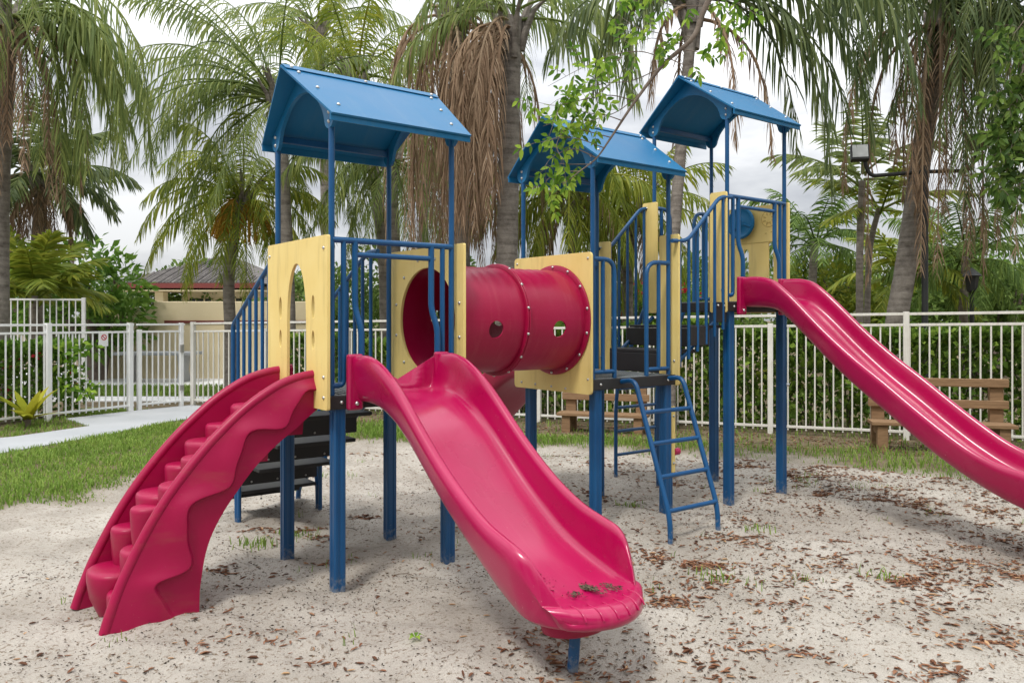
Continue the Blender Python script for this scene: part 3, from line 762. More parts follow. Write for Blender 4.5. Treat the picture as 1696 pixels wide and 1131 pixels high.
def sand_mat():
    m, t, b = mat('sand_and_turf'); c = N(t, 'ShaderNodeTexCoord'); v = c.outputs['Object']
    a = N(t, 'ShaderNodeAttribute'); a.attribute_name = 'turf'
    n1 = noise_n(t, 1.3, 5, .6, vec=v); n2 = noise_n(t, 38, 4, .75, vec=v); n3 = noise_n(t, 11, 5, .7, vec=v); n4 = noise_n(t, 150, 3, .8, vec=v)
    base = ramp(t, [(.3, (.34, .305, .26)), (.52, (.47, .43, .375)), (.75, (.58, .54, .48))], n1.outputs['Fac']).outputs['Color']
    gr = ramp(t, [(.35, (.72,) * 3), (.65, (1.05, 1.05, 1.05))], n4.outputs['Fac']).outputs['Color']
    mm = N(t, 'ShaderNodeMix', data_type='RGBA', blend_type='MULTIPLY'); mm.inputs[0].default_value = 1
    t.links.new(base, mm.inputs[6]); t.links.new(gr, mm.inputs[7])
    # fine dark debris specks, gathered in patches
    th = ramp(t, [(.25, (.3,) * 3), (.58, (1, 1, 1))], n3.outputs['Fac']).outputs['Color']
    sp = ramp(t, [(.545, (0, 0, 0)), (.62, (1, 1, 1))], n2.outputs['Fac']).outputs['Color']
    f = N(t, 'ShaderNodeMath', operation='MULTIPLY'); t.links.new(th, f.inputs[0]); t.links.new(sp, f.inputs[1])
    sand = mixc(t, f.outputs[0], mm.outputs[2], (.17, .125, .085))
    soil = ramp(t, [(.35, (.10, .085, .05)), (.6, (.2, .155, .10)), (.72, (.13, .16, .05))], noise_n(t, 4, 5, .7, vec=v).outputs['Fac']).outputs['Color']
    t.links.new(mixc(t, a.outputs['Fac'], sand, soil), b.inputs['Base Color']); b.inputs['Roughness'].default_value = 1; b.inputs['Specular IOR Level'].default_value = .1
    h = N(t, 'ShaderNodeMath', operation='MULTIPLY_ADD'); h.inputs[1].default_value = .5; t.links.new(n4.outputs['Fac'], h.inputs[0]); t.links.new(n2.outputs['Fac'], h.inputs[2])
    bump(t, b, h.outputs[0], .9, .012); return m
go = g.build('ground', sand_mat(), None, 180, fix=False); go['kind'] = 'structure'
at = go.data.attributes.new('turf', 'FLOAT', 'POINT'); at.data.foreach_set('value', att)
def sheet(name, P, z, m):
    s = MB(); s.prism([(x, y) for x, y in P], [], z - .05, z, lambda a, b, t: (a, b, t)); o = s.build(name, m, None, 0); o['kind'] = 'structure'; return o
sheet('path', PATH, .016, M['concrete'])
sheet('pavement', [(-14, 19.2), (-4.5, 19.2), (-4.2, 27), (-15, 27)], .02, M['paving'])
sheet('pavement', [(-10, 15.6), (-5.4, 15.6), (-5.3, 16.5), (-10.2, 16.5)], .02, M['paving'])

# --- grass blades: one uncountable mass
gb = MB()
def blade(x, y, z, h, wd):
    A = rng.random() * 6.283; ln = h * rng.uniform(.2, .8); B = A + rng.uniform(.9, 2.2)
    dx, dy = math.cos(A) * ln, math.sin(A) * ln; wx, wy = math.cos(B) * wd, math.sin(B) * wd
    gb.add([(x - wx, y - wy, z - .01), (x + wx, y + wy, z - .01), (x + dx * .4 - wx * .7, y + dy * .4 - wy * .7, z + h * .6), (x + dx * .4 + wx * .7, y + dy * .4 + wy * .7, z + h * .6), (x + dx, y + dy, z + h * (1 - .25 * ln / h))], [(0, 1, 3, 2), (2, 3, 4)])
def scatter_grass(n, x0, x1, y0, y1, h0, h1, dens):
    for _ in range(n):
        x, y = rng.uniform(x0, x1), rng.uniform(y0, y1)
        if abs(x) > y * .68 + .4: continue
        gq = grassy(x, y)
        if gq < .15 or rng.random() > gq * (.35 + .65 * smooth01((nz2(x, y, .7, 20) + .3) / .5)) * dens(x, y): continue
        if in_poly(PATH, x, y): continue
        s = .75 + .5 * nz2(x, y, 1.1, 30)
        blade(x, y, gz(x, y), rng.uniform(h0, h1) * s * (.4 + .6 * gq), rng.uniform(.004, .008))
fy = lambda x: 12.65 - .38 * x
scatter_grass(72000, -7.5, -2.6, 5.4, 14.2, .03, .11, lambda x, y: 1)
scatter_grass(80000, -2.8, 7.2, 7, 14, .06, .17, lambda x, y: 1 if y < fy(x) - 1.55 + .5 * nz2(x, y, .8, 3) else .10)
for _ in range(230):                                   # stray tufts in the sand
    x, y = rng.uniform(-3.5, 6), rng.uniform(3, 9.5)
    if sdist(x, y) > -.05 or nz2(x, y, .8, 41) < .12: continue
    for _k in range(rng.randint(4, 16)): blade(x + rng.gauss(0, .05), y + rng.gauss(0, .05), gz(x, y), rng.uniform(.02, .06), .003)
for (x, y, k, h) in ((-1.83, 5.72, 60, .09), (-1.6, 5.95, 40, .07), (1.22, 5.0, 26, .09), (2.28, 4.95, 22, .09), (-.35, 7.1, 30, .07), (1.0, 6.9, 50, .06), (1.9, 6.1, 30, .06)):
    for _k in range(k): blade(x + rng.gauss(0, .07), y + rng.gauss(0, .05), gz(x, y), rng.uniform(.4, 1) * h, .0045)
tag(gb.build('grass', M['grass'], None, 0, fix=False), 'green grass growing round the edge of the sand and in tufts', 'grass', kind='stuff')
gb = MB()
for _ in range(16000):                                 # lawn beyond the gate
    x, y = rng.uniform(-12, -3), rng.uniform(16.2, 20)
    if 15.6 < y < 16.5 or y > 19.1: continue
    blade(x, y, 0, rng.uniform(.05, .12), .012)
tag(gb.build('grass', M['grass'], None, 0, fix=False), 'strip of lawn seen through the bars of the white gate', 'grass', kind='stuff')

# --- mulch chips and debris
def chips(n, gen, smin, smax, m):
    mb = MB()
    for _ in range(n):
        q = gen()
        if q is None: continue
        x, y = q; z = gz(x, y) + .004
        A = rng.random() * math.pi * 2; L = rng.uniform(smin, smax); W = L * rng.uniform(.16, .34)
        ca, sa = math.cos(A), math.sin(A); tl = rng.uniform(-.35, .35); cu = rng.uniform(.1, .5) * W
        def P(a, b, c): return (x + ca * a - sa * b, y + sa * a + ca * b, z + c + a * tl * .5 + abs(tl) * L * .25)
        mb.add([P(-L / 2, 0, 0), P(-L * .2, -W / 2, cu), P(-L * .2, W / 2, cu), P(L * .25, -W / 2, cu), P(L * .25, W / 2, cu), P(L / 2, 0, 0), P(0, 0, -.002)],
               [(0, 1, 6), (1, 3, 6), (3, 5, 6), (5, 4, 6), (4, 2, 6), (2, 0, 6)])
    return mb
CL = []
for _ in range(1300):
    x, y = rng.uniform(-2.6, 6.5), rng.uniform(2.9, 9.6)
    if abs(x) > y * .66 or sdist(x, y) > -.1: continue
    side = smooth01((x - .2 + .25 * (4.5 - y)) / 1.8)
    if x < .4 and y > 4.1 and rng.random() > .14: continue
    if nz2(x, y, .75, 60) < -.12 and rng.random() < .75: continue
    if x >= .4 and rng.random() > .35 + .5 * side: continue
    CL.append((x, y, rng.uniform(.03, .13), rng.randint(4, 34)))
def clus():
    x, y, s, k = rng.choice(CL_W); return (x + rng.gauss(0, s * 1.5), y + rng.gauss(0, s * 1.0))
CL_W = [c for c in CL for _ in range(c[3])]
def loose():
    x, y = rng.uniform(-3.2, 6.5), rng.uniform(2.7, 10)
    if abs(x) > y * .68 or sdist(x, y) > 0: return None
    if x < .5 and rng.random() > .3: return None
    return (x, y)
mb = chips(6800, clus, .02, .062, None); m2 = chips(6500, loose, .012, .05, None); mb.add(m2.v, m2.f)
m2 = chips(2600, lambda: (lambda x: (x, fy(x) - rng.uniform(.05, 1.5)))(rng.uniform(-2.5, 6.8)), .025, .07, None); mb.add(m2.v, m2.f)
tag(mb.build('mulch_chips', M['litter'], None, 0, fix=False), 'scattered red brown wood chips and dry leaves lying on the sand', 'mulch', kind='stuff')
def loose2():
    x, y = rng.uniform(-3.2, 5.2), rng.uniform(2.6, 8)
    if abs(x) > y * .68 or sdist(x, y) > 0 or nz2(x, y, 1.1, 77) < rng.uniform(-.5, .3): return None
    return (x, y)
mb = chips(26000, loose2, .006, .022, None)
for _ in range(60):                                    # thin twigs
    q = loose()
    if q and q[1] > 4.6:
        A = rng.random() * 6.28; L = rng.uniform(.08, .3); x, y = q
        mb.tube([(x + math.cos(A) * L * t, y + math.sin(A + .4 * math.sin(4 * t)) * L * t, gz(x, y) + .008) for t in (0, .35, .7, 1)], .0025, 4)
tag(mb.build('debris', M['twig'], None, 0, fix=False), 'fine dark plant debris and twigs sprinkled over the pale sand', 'debris', kind='stuff')
# wet leaf mess left on the slide exit
mb = MB()
c, s_ = math.cos(TH), math.sin(TH)
def slide_pt(a, run): return (PX + a * c + run * s_, PY + a * s_ - run * c)
for (a0, r0, sa_, sr_, n) in ((.31, 1.60, .035, .028, 900), (.28, 1.55, .03, .015, 300), (.46, 1.73, .012, .04, 260), (.56, 1.80, .015, .03, 60), (.36, 1.76, .02, .03, 60)):
    for _ in range(n):
        a, r_ = a0 + rng.gauss(0, sa_), r0 + rng.gauss(0, sr_); x, y = slide_pt(a, r_); z = interp([(1.42, .452), (1.54, .402), (1.63, .372), (1.70, .366), (1.8, .373), (2, .373)], r_) + rng.uniform(.0, .01) * (1 if n > 100 else .4)
        A = rng.random() * 6.28; L = rng.uniform(.008, .03)
        mb.add([(x, y, z), (x + math.cos(A) * L, y + math.sin(A) * L, z + rng.uniform(0, .008)), (x + math.cos(A + .5) * L * .6, y + math.sin(A + .5) * L * .6, z)], [(0, 1, 2)])
tag(mb.build('leaf_mess', M['twig'], None, 0, fix=False), 'clump of damp dark leaf bits on the front slide exit', 'leaf debris', kind='stuff')
# single broad leaf
mb = MB()
for k in range(5):
    A = k * 1.25 + .3; L = .045; x, y = -.475, 3.95; z = gz(x, y) + .012
    mb.add([(x, y, z), (x + math.cos(A - .45) * L * .6, y + math.sin(A - .45) * L * .6, z + .02), (x + math.cos(A) * L, y + math.sin(A) * L, z + .006), (x + math.cos(A + .45) * L * .6, y + math.sin(A + .45) * L * .6, z + .018)], [(0, 1, 2, 3)])
tag(mb.build('weed', M['leaf'], None, 0), 'small bright green weed in the sand left of the slide support post', 'weed')

# ------------------------------------------------------------------ fences
def fence(name, label, A, B, zt, posts, mt, upper=.14, zb=.09, sp=.118, pk=.0095, cat='fence', group=None, top=True, postw=.032):
    """zt: (height at A, height at B) of the picket rail; upper: further rail above it"""
    A, B = Vector((A[0], A[1], 0)), Vector((B[0], B[1], 0)); L = (B - A).length; d = (B - A).normalized(); ang = math.atan2(d.y, d.x)
    o = thing(name, label, cat, A, ang, group)
    Z = lambda x: zt[0] + (zt[1] - zt[0]) * x / L
    m = MB(); n = int(L / sp)
    for k in range(n + 1):
        x = .06 + k * (L - .12) / n; r = rng.gauss(0, .0015)
        m.box(x - pk + r, x + pk + r, -pk, pk, zb - .03, Z(x) - .012)
    m.build('picket_panel', M[mt], o, 0)
    for z0, z1, nm in ((lambda x: zb, lambda x: zb + .035, 'bottom_rail'), (lambda x: Z(x) - .035, lambda x: Z(x), 'picket_rail')) + (((lambda x: Z(x) + upper - .035, lambda x: Z(x) + upper, 'top_rail'),) if top else ()):
        m = MB(); a, b = 0, L; y = .017 if nm != 'top_rail' else .02
        m.add([(a, -y, z0(a)), (b, -y, z0(b)), (b, y, z0(b)), (a, y, z0(a)), (a, -y, z1(a)), (b, -y, z1(b)), (b, y, z1(b)), (a, y, z1(a))], [(0, 3, 2, 1), (4, 5, 6, 7), (0, 1, 5, 4), (2, 3, 7, 6), (1, 2, 6, 5), (0, 4, 7, 3)])
        m.build(nm, M[mt], o, 0, .003)
    for x, tall in posts:
        m = MB(); h = Z(x) + (upper + .012 if tall else .02); m.box(x - postw, x + postw, -postw - .002, postw + .002, -.15, h)
        m.build('fence_post', M[mt], o, 0, .004)
    return o
FA, FB, FC, FD = (-8.75, 9.95), (-6.56, 14.05), (-5.98, 14.92), (9.4, 9.08)
fence('picket_fence', 'white metal picket fence left of the gate beside the pale path', FA, (-6.6, 13.98), (1.41, 1.40), [(.05, True), (3.05, True), (4.5, True)], 'white', .125, postw=.04)
ga = fence('picket_gate', 'white metal picket gate standing at the end of the pale path', FB, (-6.06, 14.8), (1.40, 1.40), [(.03, False), (.85, True)], 'white', .125, cat='gate', top=False)
m = MB(); m.box(.80, .86, -.08, -.035, 1.0, 1.14); m.build('latch', M['steel'], ga, 0, .004)
m = MB(); m.box(.80, .86, -.08, -.035, .3, .4); m.build('hinge', M['steel'], ga, 0, .004)
m = MB(); m.box(-.02, .92, -.02, .02, 1.492, 1.525); m.build('top_rail', M['white'], ga, 0, .003)
Lr = math.hypot(FD[0] - FC[0], FD[1] - FC[1])
pr = []; x = .06; k = 0
while x < Lr: pr.append((x, k % 2 == 0)); x += 1.72; k += 1
# tall post where the photograph has one
xt = (5.24 - FC[0]) / (FD[0] - FC[0]) * Lr; off = min(pr, key=lambda q: abs(q[0] - xt))[0] - xt
pr = [(q[0] - off if q[0] > 1 else q[0], abs(q[0] - off - xt) < .2 or q[0] < 1) for q in pr if q[0] - off < Lr]
fence('picket_fence', 'long cream white picket fence in front of the hedge behind the towers', FC, FD, (1.395, 1.60), pr, 'cream', .145, postw=.036)
fence('picket_fence', 'taller white fence section at far left behind the shrubs', (-9.75, 15.3), (-8.3, 15.6), (2.0, 2.0), [(.03, False), (1.45, False)], 'white', .1, top=False, zb=.6)
# no-entry notice on the fence
sg = thing('fence_sign', 'small white notice with a red ring hanging on the left picket fence', 'sign', (-6.86, 13.44, 1.28), math.atan2(14.05 - 9.95, -6.56 + 8.75))
m = MB(); m.box(-.08, .08, -.03, -.022, -.13, .11); m.build('sign_plate', M['white'], sg, 0, .003)
m = MB(); k_ = 24
m.grid([[(r * math.cos(2 * math.pi * k / k_), -.034, .02 + r * math.sin(2 * math.pi * k / k_)) for k in range(k_)] for r in (.036, .05)], closed_v=True)
m.box(-.05, .05, -.0335, -.0332, .013, .027, Matrix.Translation((0, 0, .02)) @ Matrix.Rotation(R(45), 4, 'Y') @ Matrix.Translation((0, 0, -.02)))
m.build('red_ring', M['flower'], sg, 0)

# ------------------------------------------------------------------ benches
def bench(name, label, loc, rz, L, zs, back=True):
    o = thing(name, label, 'bench', loc, rz, None)
    def pl(nm, x0, x1, y0, y1, z0, z1, par=o):
        m = MB(); m.box(x0, x1, y0, y1, z0, z1); return m.build(nm, M['wood'], par, 0, .007)
    pl('seat', -L / 2 - .13, L / 2 + .13, -.33, -.02, zs - .045, zs)
    for x in (-L / 2, L / 2):
        pl('upright', x - .075, x + .075, .0, .09, -.1, zs + .52)
        a = pl('leg', x - .06, x + .06, -.30, -.2, -.1, zs - .047)
        m = MB(); m.box(x - .055, x + .055, -.198, -.002, zs - .16, zs - .048); m.build('cross_bar', M['wood'], o, 0, .006)
    if back:
        for z in (zs + .16, zs + .42): pl('backrest', -L / 2 - .12, L / 2 + .12, -.045, -.002, z, z + .1)
    return o
bench('park_bench', 'brown plank bench by the fence at right, partly behind the tall slide', (5.22, 9.86, .0), R(-14), 1.33, .36)
bench('park_bench', 'brown plank bench standing behind the blue ladder of the middle tower', (1.34, 11.5, -.03), R(-18), 1.02, .31)

# ------------------------------------------------------------------ floodlight mast
lp = thing('lamp_post', 'dark lamp post with two floodlights on curved arms behind the right palm', 'lamp post', (6.72, 13.05, 0))
m = MB(); m.tube([(0, 0, -.1), (0, 0, 4.1)], .05, 14); m.tube([(0, 0, 0), (0, 0, .9)], .075, 14); m.build('pole', M['dark'], lp, 50)
for sx, xe, ze in ((-1, -.97, 4.12), (1, .83, 4.3)):
    m = MB(); m.tube(rnd([(0, 0, 4.0), (sx * (abs(xe) - .08), 0, 3.93 if sx < 0 else 4.02), (xe, 0, ze), (xe, 0, ze + .1)], .3, 10), .032, 10); m.build('arm', M['dark'], lp, 50)
    Mx = Matrix.Translation((xe - (.1 if sx < 0 else -.0), -.02, ze + .18)) @ Matrix.Rotation(R(-14 if sx < 0 else 165), 4, 'Z') @ Matrix.Rotation(R(-16), 4, 'X')
    m = MB(); m.box(-.14, .14, -.05, .06, -.135, .135, Mx); fl = m.build('floodlight', M['dark'], lp, 0, .015)
    m = MB(); m.box(-.118, .118, -.058, -.052, -.095, .118, Mx); m.build('lens', M['glass'], fl, 0)
    m = MB(); [m.box(-.12 + k * .044, -.108 + k * .044, .061, .1, -.115, .115, Mx) for k in range(6)]; m.build('cooling_fins', M['dark'], fl, 0)
# small garden lantern far right
ln = thing('garden_lantern', 'small dark garden lantern on a pole among the far right shrubs', 'lantern', (9.75, 17, 0))
m = MB(); m.tube([(0, 0, 0), (0, 0, 2.15)], .045, 10); m.build('pole', M['dark'], ln, 40)
m = MB(); m.grid([[(r * math.cos(k * math.pi / 4), r * math.sin(k * math.pi / 4), z) for k in range(8)] for r, z in ((.03, 2.15), (.1, 2.2), (.14, 2.5), (.2, 2.52), (.05, 2.66), (.002, 2.7))], closed_v=True); m.build('lamp_head', M['dark'], ln, 30)

# ------------------------------------------------------------------ house and walls
hs = thing('house', 'cream house with a brown tiled roof and dark red fascia beyond the gate', 'house', (-11.05, 31, 0))
hw_, hd = 2.6, 3.2
m = MB(); m.box(-.9, hw_ - .5, -hd + 1.2, hd, -.1, 2.8); m.build('wall', M['stucco'], hs, 0, .02)
m = MB(); e = 2.82; rx, ry = hw_ + .0, hd + .6
V = [(-rx, -ry, e), (rx, -ry, e), (rx, ry, e), (-rx, ry, e), (-.3, 0, e + 1.2), (.3, 0, e + 1.2)]
m.add(V, [(0, 1, 5, 4), (1, 2, 5), (2, 3, 4, 5), (3, 0, 4), (3, 2, 1, 0)])
rfh = m.build('roof', M['tile'], hs, 0)
tb = MB()
for k in range(46):                                         # tile courses standing proud
    x = -rx + .1 + k * (2 * rx - .2) / 45; q = 1 if abs(x) < .3 else (rx - abs(x)) / (rx - .3)
    tb.tube([(x, -ry + .0, e + .02), (x, -ry + ry * q * .99, e + .02 + 1.2 * q * .99)], .03, 6)
tb.build('tile_rolls', M['tile'], rfh, 50)
m = MB(); m.box(-rx - .02, rx + .02, -ry - .04, -ry, e - .16, e + .01); m.box(-rx - .04, -rx, -ry, ry, e - .16, e + .01); m.build('fascia', M['fascia'], hs, 0)
m = MB(); m.box(-rx, rx, -ry, -hd + 1.19, e - .25, e - .22); m.build('soffit', M['stucco'], hs, 0)
for x in (-.2, 1.2):
    m = MB(); m.box(x - .42, x + .42, -hd + 1.165, -hd + 1.198, 1.3, 2.35); wf = m.build('window', M['window'], hs, 0)
    m = MB()
    for kx in (-.42, -.14, .14, .42): m.box(x + kx - .025, x + kx + .025, -hd + 1.13, -hd + 1.163, 1.3, 2.35)
    m.build('window_bars', M['stucco'], wf, 0)
m = MB(); m.box(-1.3, -1.0, -hd - .1, -hd + .3, -.1, e - .26); m.build('column', M['stucco'], hs, 0, .02)
bw = thing('boundary_wall', 'low cream rendered garden wall with a raised right half before the house', 'wall', (-9.4, 21.6, 0))
m = MB(); m.box(-2.2, -.2, -.1, .1, -.1, 1.92); m.build('wall_panel', M['stucco'], bw, 0, .02)
m = MB(); m.box(-.198, 4.3, -.13, .13, -.1, 2.08); m.build('wall_panel', M['stucco'], bw, 0, .02)
m = MB(); m.box(.1, 4.2, -.16, -.132, 1.50, 1.57); m.build('red_band', M['fascia'], bw, 0)
tbl = thing('garden_table', 'pale concrete garden table with trestle legs seen through the gate', 'table', (-9.0, 20.4, .02))
m = MB(); m.box(-1.0, 1.0, -.4, .4, .68, .76); m.build('tabletop', M['concrete'], tbl, 0, .02)
for x in (-.65, .65):
    m = MB(); m.prism([(-.28, 0), (.28, 0), (.16, .3), (.26, .68), (-.26, .68), (-.16, .3)], [], x - .07, x + .07, lambda a, b, t: (t, a, b)); m.build('leg', M['concrete'], tbl, 0, .01)

# ------------------------------------------------------------------ vegetation
UP = Vector((0, 0, 1))
def strip(mb, p, d, L, wd, hang, wv, segs=3, taper=(.55, 1, .8, 0)):
    """a drooping leaf blade"""
    d = d.normalized(); ds = L / segs; pts = [p]
    for k in range(segs):
        d = (d + Vector((0, 0, -hang * ds))).normalized(); p = p + d * ds; pts.append(p)
    o = len(mb.v); vs = []
    for k, q in enumerate(pts):
        t = interp([(i / (len(taper) - 1), a) for i, a in enumerate(taper)], k / segs)
        w2 = wv * (wd * .5 * t)
        if t == 0: vs.append(tuple(q))
        else: vs += [tuple(q - w2), tuple(q + w2)]
    fs = []
    for k in range(segs - 1): fs.append((o + 2 * k, o + 2 * k + 1, o + 2 * k + 3, o + 2 * k + 2))
    k = segs - 1
    fs.append((o + 2 * k, o + 2 * k + 1, o + 2 * k + 2) if len(vs) == 2 * segs + 1 else (o + 2 * k, o + 2 * k + 1, o + 2 * k + 3, o + 2 * k + 2))
    mb.v += vs; mb.f += fs
def frond(mb, base, az, el, L, g=.35, nl=44, ll=.55, lw=.03, hang=2.2, plume=.5, start=.16, rw=.028, fwd=.55):
    lw *= 1.4; nl = int(nl * .9)
    d = Vector((math.cos(az) * math.cos(el), math.sin(az) * math.cos(el), math.sin(el))); p = Vector(base)
    seg = 16; ds = L / seg; P = [p]; D = [d]
    sidew = rng.uniform(-.12, .12)
    for k in range(seg):
        hz = Vector((-math.sin(az), math.cos(az), 0))
        d = (d + (-UP * g + hz * sidew * .5) * ds * (.6 + .9 * k / seg)).normalized(); p = p + d * ds; P.append(p); D.append(d)
    mb.tube(P, [rw * (1 - .85 * k / seg) for k in range(seg + 1)], 4, False)
    for k in range(nl):
        t = start + (1 - start) * (k + rng.random() * .6) / nl; f = min(t, .999) * seg; i = int(f); q = P[i].lerp(P[i + 1], f - i); dd = D[i]
        side = dd.cross(UP)
        if side.length < .08: side = Vector((-math.sin(az), math.cos(az), 0))
        side.normalize(); up = side.cross(dd).normalized()
        prof = min(1, .45 + 2.2 * (t - start)) * min(1, .35 + 2.6 * (1 - t))
        for s in (-1, 1):
            if rng.random() < .05: continue
            dr = side * s + dd * (fwd + .9 * t * t + rng.uniform(-.15, .2)) + up * rng.uniform(-plume, plume * .8)
            wv = (dd + up * rng.uniform(-.5, .5) + side * rng.uniform(-.3, .3)).normalized()
            strip(mb, q, dr, ll * prof * rng.uniform(.75, 1.1), lw * rng.uniform(.8, 1.15), hang * rng.uniform(.7, 1.3), wv)
def trunk(o, pts, r, mt='palm_bark', n=14, flare=1.35, rings=0, name='trunk'):
    P = catmull([tuple(p) for p in pts], 10); m = MB(); k_ = len(P); rs = []
    for i in range(k_):
        t = i / (k_ - 1); rr = r * (flare - (flare - 1) * min(1, t * 4)) * (1 - .18 * t)
        if rings: rr *= 1 + .06 * (i % 2)
        rs.append(rr * (1 + .04 * noise.noise(Vector((i * .8, r * 9, 1)))))
    m.tube(P, rs, n); return m.build(name, M[mt], o, 60)
def palm(label, base, pts, r, L, n, mt='frond', el=(-25, 75), g=.42, nl=46, ll=.6, lw=.03, hang=2.0, dead=0, deadL=2.6, fruit=0, group='tall feather palms', azr=(0, 360), extra=(), flare=1.3, boots=True, plume=.5, name='palm_tree', rings=0, deadaz=(0, 360), fr_el=None, dnl=46, dll=.5):
    """pts: trunk points relative to the base; the last is the crown"""
    o = thing(name, label, 'palm tree', base, 0, group)
    trunk(o, pts, r, flare=flare, rings=rings); top = Vector(pts[-1]); m = MB()
    for k in range(n):
        az = R(azr[0] + (azr[1] - azr[0]) * (k + rng.random() * .8) / n); e = R(el[0] + (el[1] - el[0]) * ((k * .618) % 1))
        frond(m, top + Vector((math.cos(az), math.sin(az), 0)) * r * .7 + UP * rng.uniform(-.15, .15), az, e, L * rng.uniform(.85, 1.1), g * rng.uniform(.8, 1.2), nl, ll, lw, hang, plume)
    for (az, e, L_, g_) in extra: frond(m, top + Vector((math.cos(R(az)), math.sin(R(az)), 0)) * r * .7, R(az), R(e), L_, g_, nl, ll, lw, hang, plume)
    m.build('crown', M[mt], o, 0, fix=False)
    if boots:
        m = MB()
        for k in range(9):
            az = rng.random() * 6.28; d = Vector((math.cos(az), math.sin(az), 0)); p = top + d * r * .8 - UP * rng.uniform(.1, .55)
            m.tube([p - UP * .15, p + d * .06 + UP * .15, p + d * .2 + UP * .5, p + d * .45 + UP * .75], [.06, .065, .045, .02], 6)
        m.build('petiole_bases', M['palm_bark'], o, 60)
    if dead:
        m = MB()
        for k in range(dead):
            az = R(deadaz[0] + (deadaz[1] - deadaz[0]) * (k + rng.random()) / dead)
            frond(m, top + Vector((math.cos(az), math.sin(az), 0)) * r - UP * rng.uniform(.05, .4), az, R(rng.uniform(-45, 30)), deadL * rng.uniform(.6, 1.15), rng.uniform(1.6, 3.4), dnl, dll, .026, 5, .6, start=.12, rw=.03, fwd=.9)
        m.build('dead_fronds', M['dead'], o, 0, fix=False)
    for k in range(fruit):
        m = MB(); az = R(rng.uniform(180, 360)); p = top + Vector((math.cos(az) * .2, math.sin(az) * .2, -.1))
        for q in range(20):
            d = Vector((math.cos(az) * .5 + rng.gauss(0, .25), math.sin(az) * .5 + rng.gauss(0, .25), -.2 + rng.gauss(0, .2)))
            pp = [p]; 
            for _ in range(5): d = (d + UP * -.45).normalized(); pp.append(pp[-1] + d * .2)
            m.tube(pp, .014, 4, False)
            for b_ in range(7):
                c = pp[rng.randint(2, 5)] + Vector((rng.gauss(0, .02), rng.gauss(0, .02), rng.gauss(0, .04))); s = .018
                m.add([c + Vector((s, 0, 0)), c + Vector((-s, 0, 0)), c + Vector((0, s, 0)), c + Vector((0, -s, 0)), c + Vector((0, 0, s)), c + Vector((0, 0, -s))], [(0, 2, 4), (2, 1, 4), (1, 3, 4), (3, 0, 4), (2, 0, 5), (1, 2, 5), (3, 1, 5), (0, 3, 5)])
        m.build('fruit_cluster', M['fruit'], o, 0, fix=False)
    return o
def at(px, py, Y): return Vector(((px - 848) / 1328 * Y, Y, 1.6 - (py - 529) / 1328 * Y))
def palm_px(label, tr, Y, **kw):
    """tr: trunk points (pixel x, pixel y) bottom to crown at distance Y; the base is dropped to the ground"""
    P = [at(a, b, Y) for a, b in tr]; base = Vector((P[0].x, Y, -.1))
    return palm(label, base, [Vector((0, 0, 0))] + [p - base for p in P[1:] if True] if P[0].z <= 0 else [Vector((0, 0, 0))] + [p - base for p in P], **kw)
FP = 'tall feather palms'
palm_px('big grey trunked palm at the far left edge with long hanging fronds', [(-6, 560), (-4, 300), (12, 30)], 13.5, r=.21, L=3.0, n=13, mt='frond', el=(0, 70), g=1.0, nl=56, ll=.8, lw=.032, hang=4.2, dead=18, deadL=3.0, deadaz=(220, 400), extra=((-8, 20, 3.4, 1.9), (8, 25, 3.8, 1.6), (-25, 15, 3.2, 2.0), (20, 35, 4.0, 1.2), (-12, 40, 3.9, 1.3), (-40, 5, 3.2, 2.0), (2, 10, 3.4, 2.2), (-3, 35, 4.0, 1.4), (-15, 30, 3.7, 1.7), (4, 0, 3.0, 2.6), (-5, 50, 4.2, 1.1)))
palm_px('wide feathery palm whose grey crown spreads above the left tower roof', [(478, 560), (474, 420), (462, 165)], 16.5, r=.16, L=3.2, n=20, mt='frond', el=(-40, 82), g=.5, nl=56, ll=.7, lw=.022, hang=3.4, plume=.8, extra=((176, 45, 4.5, .45), (190, 30, 4.3, .5), (183, 62, 4.8, .38), (168, 30, 4.2, .55), (178, 25, 3.6, .6), (186, 50, 3.8, .5), (170, 5, 3.0, .9), (200, 65, 3.8, .42), (160, 40, 3.4, .6), (182, 38, 3.3, .85), (192, 15, 3.4, .9), (215, 40, 3.4, .7)))
palm_px('bright green feathery palm standing right behind the left tower roof', [(640, 560), (632, 380), (592, 130)], 18.5, r=.16, L=3.2, n=24, mt='frond_light', el=(-30, 85), g=.5, nl=58, ll=.72, lw=.028, hang=3.0, plume=.8)
palm_px('drooping green palm between the left tower poles', [(655, 560), (655, 430), (648, 262)], 17, r=.13, L=2.6, n=26, mt='frond', el=(-50, 65), g=.75, nl=54, ll=.68, lw=.024, hang=4.0, plume=.7)
palm_px('low palm with hanging orange fruit clusters beside the house', [(382, 560), (380, 450), (402, 325)], 18, r=.14, L=2.6, n=36, mt='frond_light', el=(-45, 78), g=.85, nl=52, ll=.62, lw=.028, hang=3.6, fruit=4, plume=.7)
palm_px('thick ringed palm trunk at centre with a skirt of dead brown fronds', [(838, 560), (842, 300), (848, 30)], 13.2, r=.20, L=3.0, n=11, mt='frond', el=(10, 78), g=.8, nl=46, ll=.8, lw=.03, hang=4.0, dead=26, deadL=3.9, flare=1.15, dnl=60, dll=.75, deadaz=(110, 260))
palm_px('slimmer grey palm trunk left of the thick centre palm, hung with dead fronds', [(768, 560), (764, 380), (752, 20)], 14.6, r=.165, L=2.6, n=7, mt='frond', el=(20, 78), g=.8, nl=42, ll=.8, lw=.03, hang=4, dead=26, deadL=4.6, deadaz=(0, 360), dnl=60, dll=.75)
